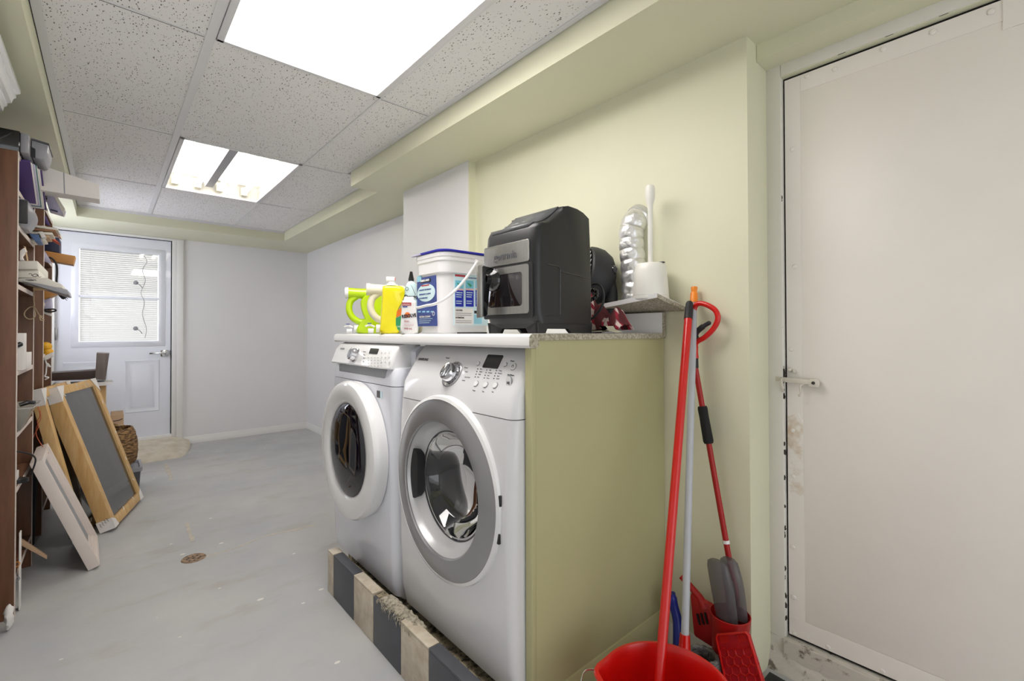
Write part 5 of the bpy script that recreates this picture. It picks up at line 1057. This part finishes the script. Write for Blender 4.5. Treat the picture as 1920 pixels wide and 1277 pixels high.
# white cartons on the shelf z=.928
z_=.9285
t=item('carton','tall white carton behind the one with the red label','carton','card_white',-.345,2.62,z_,.10,.07,.145,grp='small white cartons on the middle shelf')
t=item('carton','short white carton with a red label','carton','card_white',-.30,2.70,z_,.055,.16,.065,grp='small white cartons on the middle shelf')
mb=MB(); mb.box(.015,-.0006,.008,.045,.0,.054); obj('label',mb,'label_red',t)
mb=MB(); mb.tube(cat_rom([V3(-.30,2.60,z_+.075),V3(-.275,2.61,z_+.09),V3(-.25,2.62,z_+.105)]),[.012]*8+[.009]*8+[.004],10); mb.tube([V3(-.30,2.60,z_+.004),V3(-.297,2.60,z_+.08)],.008,8); obj('clip_lamp',mb,'black',label='small black clip gadget by the tall white carton',cat='gadget')
item('shelf_board','white painted board lying on the middle shelf edge','board','card_white',-.50,2.57,z_-.0,.245,.0,.0) if 0 else None
# clear bin with clutter z=.690
zc=.6905; t=thing('clear_bin','clear plastic bin with yellow lining on the lower shelf','bin',(-.34,2.70,zc))
mb=MB(); lo=[(-.47,2.60),(-.245,2.60),(-.245,2.84),(-.47,2.84)]
mb.loft([[V3(x,y,zc+.002) for x,y in ((-.47,2.62),(-.255,2.62),(-.255,2.82),(-.47,2.82))],[V3(x,y,zc+.088) for x,y in ((-.48,2.59),(-.222,2.59),(-.222,2.84),(-.48,2.84))],[V3(x,y,zc+.092) for x,y in ((-.485,2.585),(-.214,2.585),(-.214,2.845),(-.485,2.845))]],cap=False); obj('shell',mb,'bin_clear',t,solid=.002)
mb=MB(); mb.box(-.45,2.63,zc+.004,-.262,2.81,zc+.055,.008); obj('lining',mb,'label_orange' if 0 else 'cream_plastic',t)
item('remote_control','white remote control on top of the clear bin','remote','card_white',-.47,2.62,zc+.094,.20,.055,.030,ty=-.05,bev=.008)
mb=MB(); mb.tube(cat_rom([V3(-.26,2.66,zc+.098),V3(-.235,2.67,zc+.105),V3(-.225,2.70,zc+.10),V3(-.24,2.74,zc+.10)]),.008,8); obj('black_adapter',mb,'black',label='small black adapter on the rim of the clear bin',cat='adapter')
item('white_pad','white pad under the clear bin','pad','card_white',-.46,2.58,.0,.2,.2,.01) if 0 else None
# lower shelf z=.478
zc=.4785
item('device_box','narrow white device box upright on the low shelf','box','card_white',-.36,2.60,zc,.095,.05,.19)
mb=MB(); mb.tube(cat_rom([V3(-.40,2.585,zc+.15),V3(-.30,2.58,zc+.15),V3(-.24,2.60,zc+.13),V3(-.215,2.66,zc+.09),V3(-.23,2.70,zc+.02)]),.003,7); obj('thin_cable',mb,'cable',label='thin black cable draped in front of the narrow white box',cat='cable')
mb=MB(); mb.lathe([(0,0),(.028,0),(.028,.014),(0,.014)],(-.262,2.68,zc+.001),n=20); obj('cable_puck',mb,'black',label='round black puck on the low shelf',cat='puck')
item('charger_block','small white charger block between the narrow box and the puck','charger','card_white',-.315,2.66,zc,.05,.05,.045)
# bottom shelf, carton with orange label
zc=.1455; t=item('parcel_carton','white carton with orange label standing at the bottom of the nearest bookcase','carton','card_white',-.36,2.60,.0075,.118,.03,.29) if 0 else None
t=thing('parcel_carton','white carton with orange label standing at the foot of the nearest bookcase','carton',(-.25,2.60,0)); A=at(27,1000,y=2.60)
mb=MB(); xr0=at(38,1040,y=2.60).x; mb.box(-.253,2.60,.002,xr0,2.635,at(35,1000,y=2.60).z,.001); b=obj('body',mb,'card_white',t)
mb=MB(); mb.box(-.254+.002,2.5993,at(30,1078,y=2.60).z,xr0-.003,2.60,at(30,1066,y=2.60).z); obj('label',mb,'label_orange',b)
for (v,m_) in ((1058,'label_orange'),(1086,'mark_grey')):
    c_=at(31,v,y=2.5992); mb=MB(); mb.lathe([(.010,0),(.010,.0006),(.0075,.0006),(.0075,0)],c_,(0,-1,0),20); obj('label_mark',mb,m_,b)
P=[at(36,1012,y=2.86),at(42,1012,y=2.86),at(88,1042,y=2.86),at(88,1049,y=2.86),at(40,1023,y=2.86)]; t,b=prismthing('cardboard_strip','tan cardboard strip poking out past the orange labelled carton','cardboard','cardboard',P,(0,.012,0),.0005)
P=[at(35,1012,y=2.85),at(37,1012,y=2.85),at(38,1023,y=2.85),at(35,1023,y=2.85)]
# crumpled white bag by the cabinet foot
mb=MB(); mb.ball((-.262,2.455,.05),.022,14,(.6,1,2.0)); 
for v_ in mb.bm.verts: v_.co+=Vector((1,1,1))*.006*noise.noise(v_.co*60)
obj('plastic_bag',mb,'card_white',label='crumpled white plastic bag squeezed between the white cabinet and bookcase',cat='bag')
# ---- leaning frames
def frame(lab,name,F0,phi,th,W,L,D,mw,m,grp,corner=True,screen=True,mf=None,back='mesh_black',steps=0):
    u=V3(math.sin(phi),math.cos(phi),0); h=V3(-math.cos(phi),math.sin(phi),0); up=V3(0,0,math.cos(th))+h*math.sin(th); n=h*math.cos(th)-V3(0,0,math.sin(th)); F0=Vector(F0)
    t=thing(name,lab,'frame',F0+n*D*.5,group=grp)
    t.location.z=0; ORI[t.name]=Vector(t.location)
    for nm,o,a,b_ in (('side_rail',F0,u*mw,up*L),('side_rail',F0+u*(W-mw),u*mw,up*L),('end_rail',F0+u*mw,u*(W-2*mw),up*mw),('end_rail',F0+u*mw+up*(L-mw),u*(W-2*mw),up*mw)):
        mb=MB(); mb.obox(o,a,b_,n*D,.0015); obj(nm,mb,m,t)
    if screen:
        mb=MB(); mb.obox(F0+u*mw*.9+up*mw*.9+n*(.012 if not steps else D*.6),u*(W-1.8*mw),up*(L-1.8*mw),n*.004); obj('panel',mb,back,t)
    for k in range(steps):
        q=mw*(1+.55*k); dd=D*(.25+.22*k); mb=MB()
        for o,a,b_ in ((F0+u*q+up*q,u*mw*.5,up*(L-2*q)),(F0+u*(W-q-mw*.5)+up*q,u*mw*.5,up*(L-2*q)),(F0+u*q+up*q,u*(W-2*q),up*mw*.5),(F0+u*q+up*(L-q-mw*.5),u*(W-2*q),up*mw*.5)): mb.obox(o+n*dd,a,b_,n*(D-dd)*.8,.001)
        obj('inner_moulding',mb,mf or m,t,kind=None)
    if corner:
        for (a,b_) in ((0,0),(1,0),(0,1),(1,1)):
            e1=u if a==0 else -u; e2=up if b_==0 else -up; o=F0+u*(W*a)+up*(L*b_); g=.0022; s_=.082 if b_ else .06
            mb=MB(); tri=[o-n*g-e1*g-e2*g,o-n*g+e1*s_-e2*g,o-n*g+e1*mw*.9+e2*mw*.9,o-n*g-e1*g+e2*s_]; mb.prism(tri,n*.0015); 
            mb.obox(o-n*g-e1*g-e2*g,n*(D+2*g),e2*s_,e1*.0015); mb.obox(o-n*g-e1*g-e2*g,n*(D+2*g),e1*s_,e2*.0015); cg=obj('corner_guard',mb,'card_white',t)
            if (a,b_)==(0,0):
                for k in range(4):
                    c_=o-e1*(g+.0006)+n*(.012+k*.012)+up*(.045-.006*k); mb=MB(); mb.tube([c_,c_+n*.006+up*.008,c_+n*.001+up*.014,c_+n*.007+up*.020],.001,4); obj('pen_mark',mb,'print_dark',cg)
        rr=random.Random(4)
        for (a,b_) in ((.10,.93),(.45,.97),(.72,.96),(.93,.80),(.95,.55),(.95,.33),(.93,.16),(.70,.045),(.35,.045)):
            c_=F0+u*(W*a)+up*(L*b_)-n*.0015; dr_=(u*rr.uniform(-.5,.5)+up*rr.uniform(.2,1)).normalized(); mb=MB(); mb.tube([c_,c_+dr_*.02],.0022,6); obj('tape_tab',mb,'card_white',t)
    return t
frame('large pine framed black insect screen with white corner guards leaning in front','screen_frame',(.036,3.294,.023),.277,.304,.515,.808,.064,.045,'pine','pine frames leaning on the bookcases')
frame('second pine frame leaning directly behind the black screen, mostly hidden','screen_frame',(-.082,3.235,.012),.16,.21,.50,.80,.045,.045,'pine','pine frames leaning on the bookcases')
frame('small deep white painted wooden frame leaning nearest the camera','picture_frame',(-.020,2.828,.015),-.028,.347,.400,.549,.042,.022,'white_wood',None,corner=False,screen=True,back='mark_grey',steps=3)
# orange ribbons
mb=MB(); mb.tube(cat_rom([at(u,v,y=3.16) for u,v in ((71,762),(75,778),(70,790),(72,800),(66,812),(61,823))]),.005,8,sq=.3); mb.tube(cat_rom([at(u,v,y=3.16) for u,v in ((75,770),(76,786),(69,800),(68,815),(74,828),(82,840),(91,850))]),.005,8,sq=.3)
obj('ribbon',mb,'orange_cord',label='orange brown ribbon dangling between bookcase and frames',cat='ribbon')
# black bin behind frames
t=thing('black_bin','black rounded bin on the floor behind the leaning frames','bin',(-.40,3.29,0)); mb=MB(); mb.lathe([(0,.004),(.105,.004),(.118,.03),(.13,.38),(.136,.39),(.13,.395),(.12,.38),(.105,.03),(0,.02)],(-.385,3.29,0),n=40); obj('body',mb,'black_matte',t)
# basket in dark crate
t=thing('plastic_crate','dark grey plastic crate on the floor under the wicker basket','crate',(.075,4.11,0))
mb=MB(); mb.loft([[V3(.075+p*sc,4.11+q*sc,z) for p,q in rrect(.21,.27,.02)] for sc,z in ((.86,.001),(.93,.13),(.95,.145))]); mb2=obj('body',mb,'dark_grey',t)
mb=MB(); mb.loft([[V3(.075+p*sc,4.11+q*sc,z) for p,q in rrect(.21,.27,.02)] for sc,z in ((1.0,.145),(1.03,.150),(1.03,.172),(.9,.172),(.88,.150))]); obj('rim',mb,'grey_plastic',t)
t=thing('wicker_basket','brown wicker basket with braided handle standing in the dark crate behind the screen','basket',(.07,4.12,.173))
tl=V3(-.10,-.05,1).normalized(); mb=MB(); prof=[(0,.0),(.075,.0),(.088,.02),(.100,.08),(.104,.15),(.098,.21),(.088,.245),(.080,.25),(.082,.235),(.092,.20),(.097,.15),(.094,.08),(.080,.02),(0,.014)]
P2=[];
for i in range(len(prof)-1):
    a_,b_=prof[i],prof[i+1]
    for k in range(6): f_=k/6; P2.append((a_[0]+(b_[0]-a_[0])*f_,a_[1]+(b_[1]-a_[1])*f_))
P2.append(prof[-1]); mb.lathe(P2,(.07,4.12,.180),tl,64)
for v_ in mb.bm.verts:
    d_=Vector((v_.co.x-.07,v_.co.y-4.12)); a_=math.atan2(d_.y,d_.x)
    if d_.length>.03: q=.0042*math.sin(a_*16+v_.co.z*110+PI*(int(v_.co.z/.022)%2)); v_.co.x+=d_.x/d_.length*q; v_.co.y+=d_.y/d_.length*q
wb=obj('body',mb,'wicker',t,sharp=1.2)
mb=MB(); a_=V3(.0,4.07,.42); mb.tube(cat_rom([V3(-.01,4.05,.41),V3(-.025,4.03,.455),V3(.01,4.03,.475),V3(.055,4.04,.455),V3(.08,4.06,.40)]),[.006+.0018*(i%3) for i in range(33)],8); obj('handle',mb,'wicker',t)
t=thing('cardboard_box','tan cardboard box beside the back door behind the wicker basket','box',(.07,4.8,0)); mb=MB(); A,B=at(206,779,y=4.7),at(232,779,y=4.7); mb.box(.022,4.70,.001,B.x,4.95,A.z,.002); b=obj('body',mb,'cardboard',t)
mb=MB(); c_=at(212,790,y=4.699); d_=at(230,785,y=4.699); mb.tube([c_,c_.lerp(d_,.6)+V3(0,0,-.004),d_],.003,6); obj('printed_line',mb,'print_dark',b)
mb=MB(); c_=at(222,800,y=4.699); mb.box(c_.x-.0,4.698,c_.z-.05,c_.x+.035,4.70,c_.z+.012); obj('printed_square',mb,'string',b)
# small dark shelf unit near the back door
t=thing('shelf_unit','small dark brown shelf unit with grey side panel in front of the back door','shelf unit',(-.17,4.82,0))
L_=[at(178,712,y=4.7),at(198,713,y=4.7),at(205,663,y=4.7),at(181,662,y=4.7)]; mb=MB(); mb.prism(L_,(0,.22,0),.001); obj('side_panel',mb,'slat_grey',t,label='grey brown upright panel')
A,B=at(98,700,y=4.72),at(188,694,y=4.72); mb=MB(); mb.prism([V3(-.34,4.72,at(98,714,y=4.72).z),V3(B.x,4.72,at(186,711,y=4.72).z),V3(B.x,4.72,B.z),V3(-.34,4.72,A.z)],(0,.20,0),.001); obj('top_board',mb,'espresso',t)
A,B=at(178,722,y=4.68),at(212,716,y=4.68); mb=MB(); mb.prism([V3(-.30,4.68,A.z-.012),V3(at(196,720,y=4.68).x,4.68,A.z-.008),V3(B.x,4.68,B.z-.003),V3(B.x-.05,4.68,B.z),V3(-.30,4.68,B.z)],(0,.25,0)); obj('white_board',mb,'card_white',t)
A,B=at(186,724,y=4.72),at(199,724,y=4.72); mb=MB(); mb.box(A.x,4.72,0,B.x,4.74,A.z,.001); obj('leg',mb,'pine',t); mb=MB(); mb.box(-.33,4.72,0,-.30,4.74,A.z,.001); obj('leg',mb,'espresso',t)
mb=MB(); mb.box(-.33,4.90,0,-.30,4.92,A.z-.02,.001); obj('leg',mb,'espresso',t); mb=MB(); mb.box(A.x,4.90,0,B.x,4.92,A.z-.02,.001); obj('leg',mb,'espresso',t)
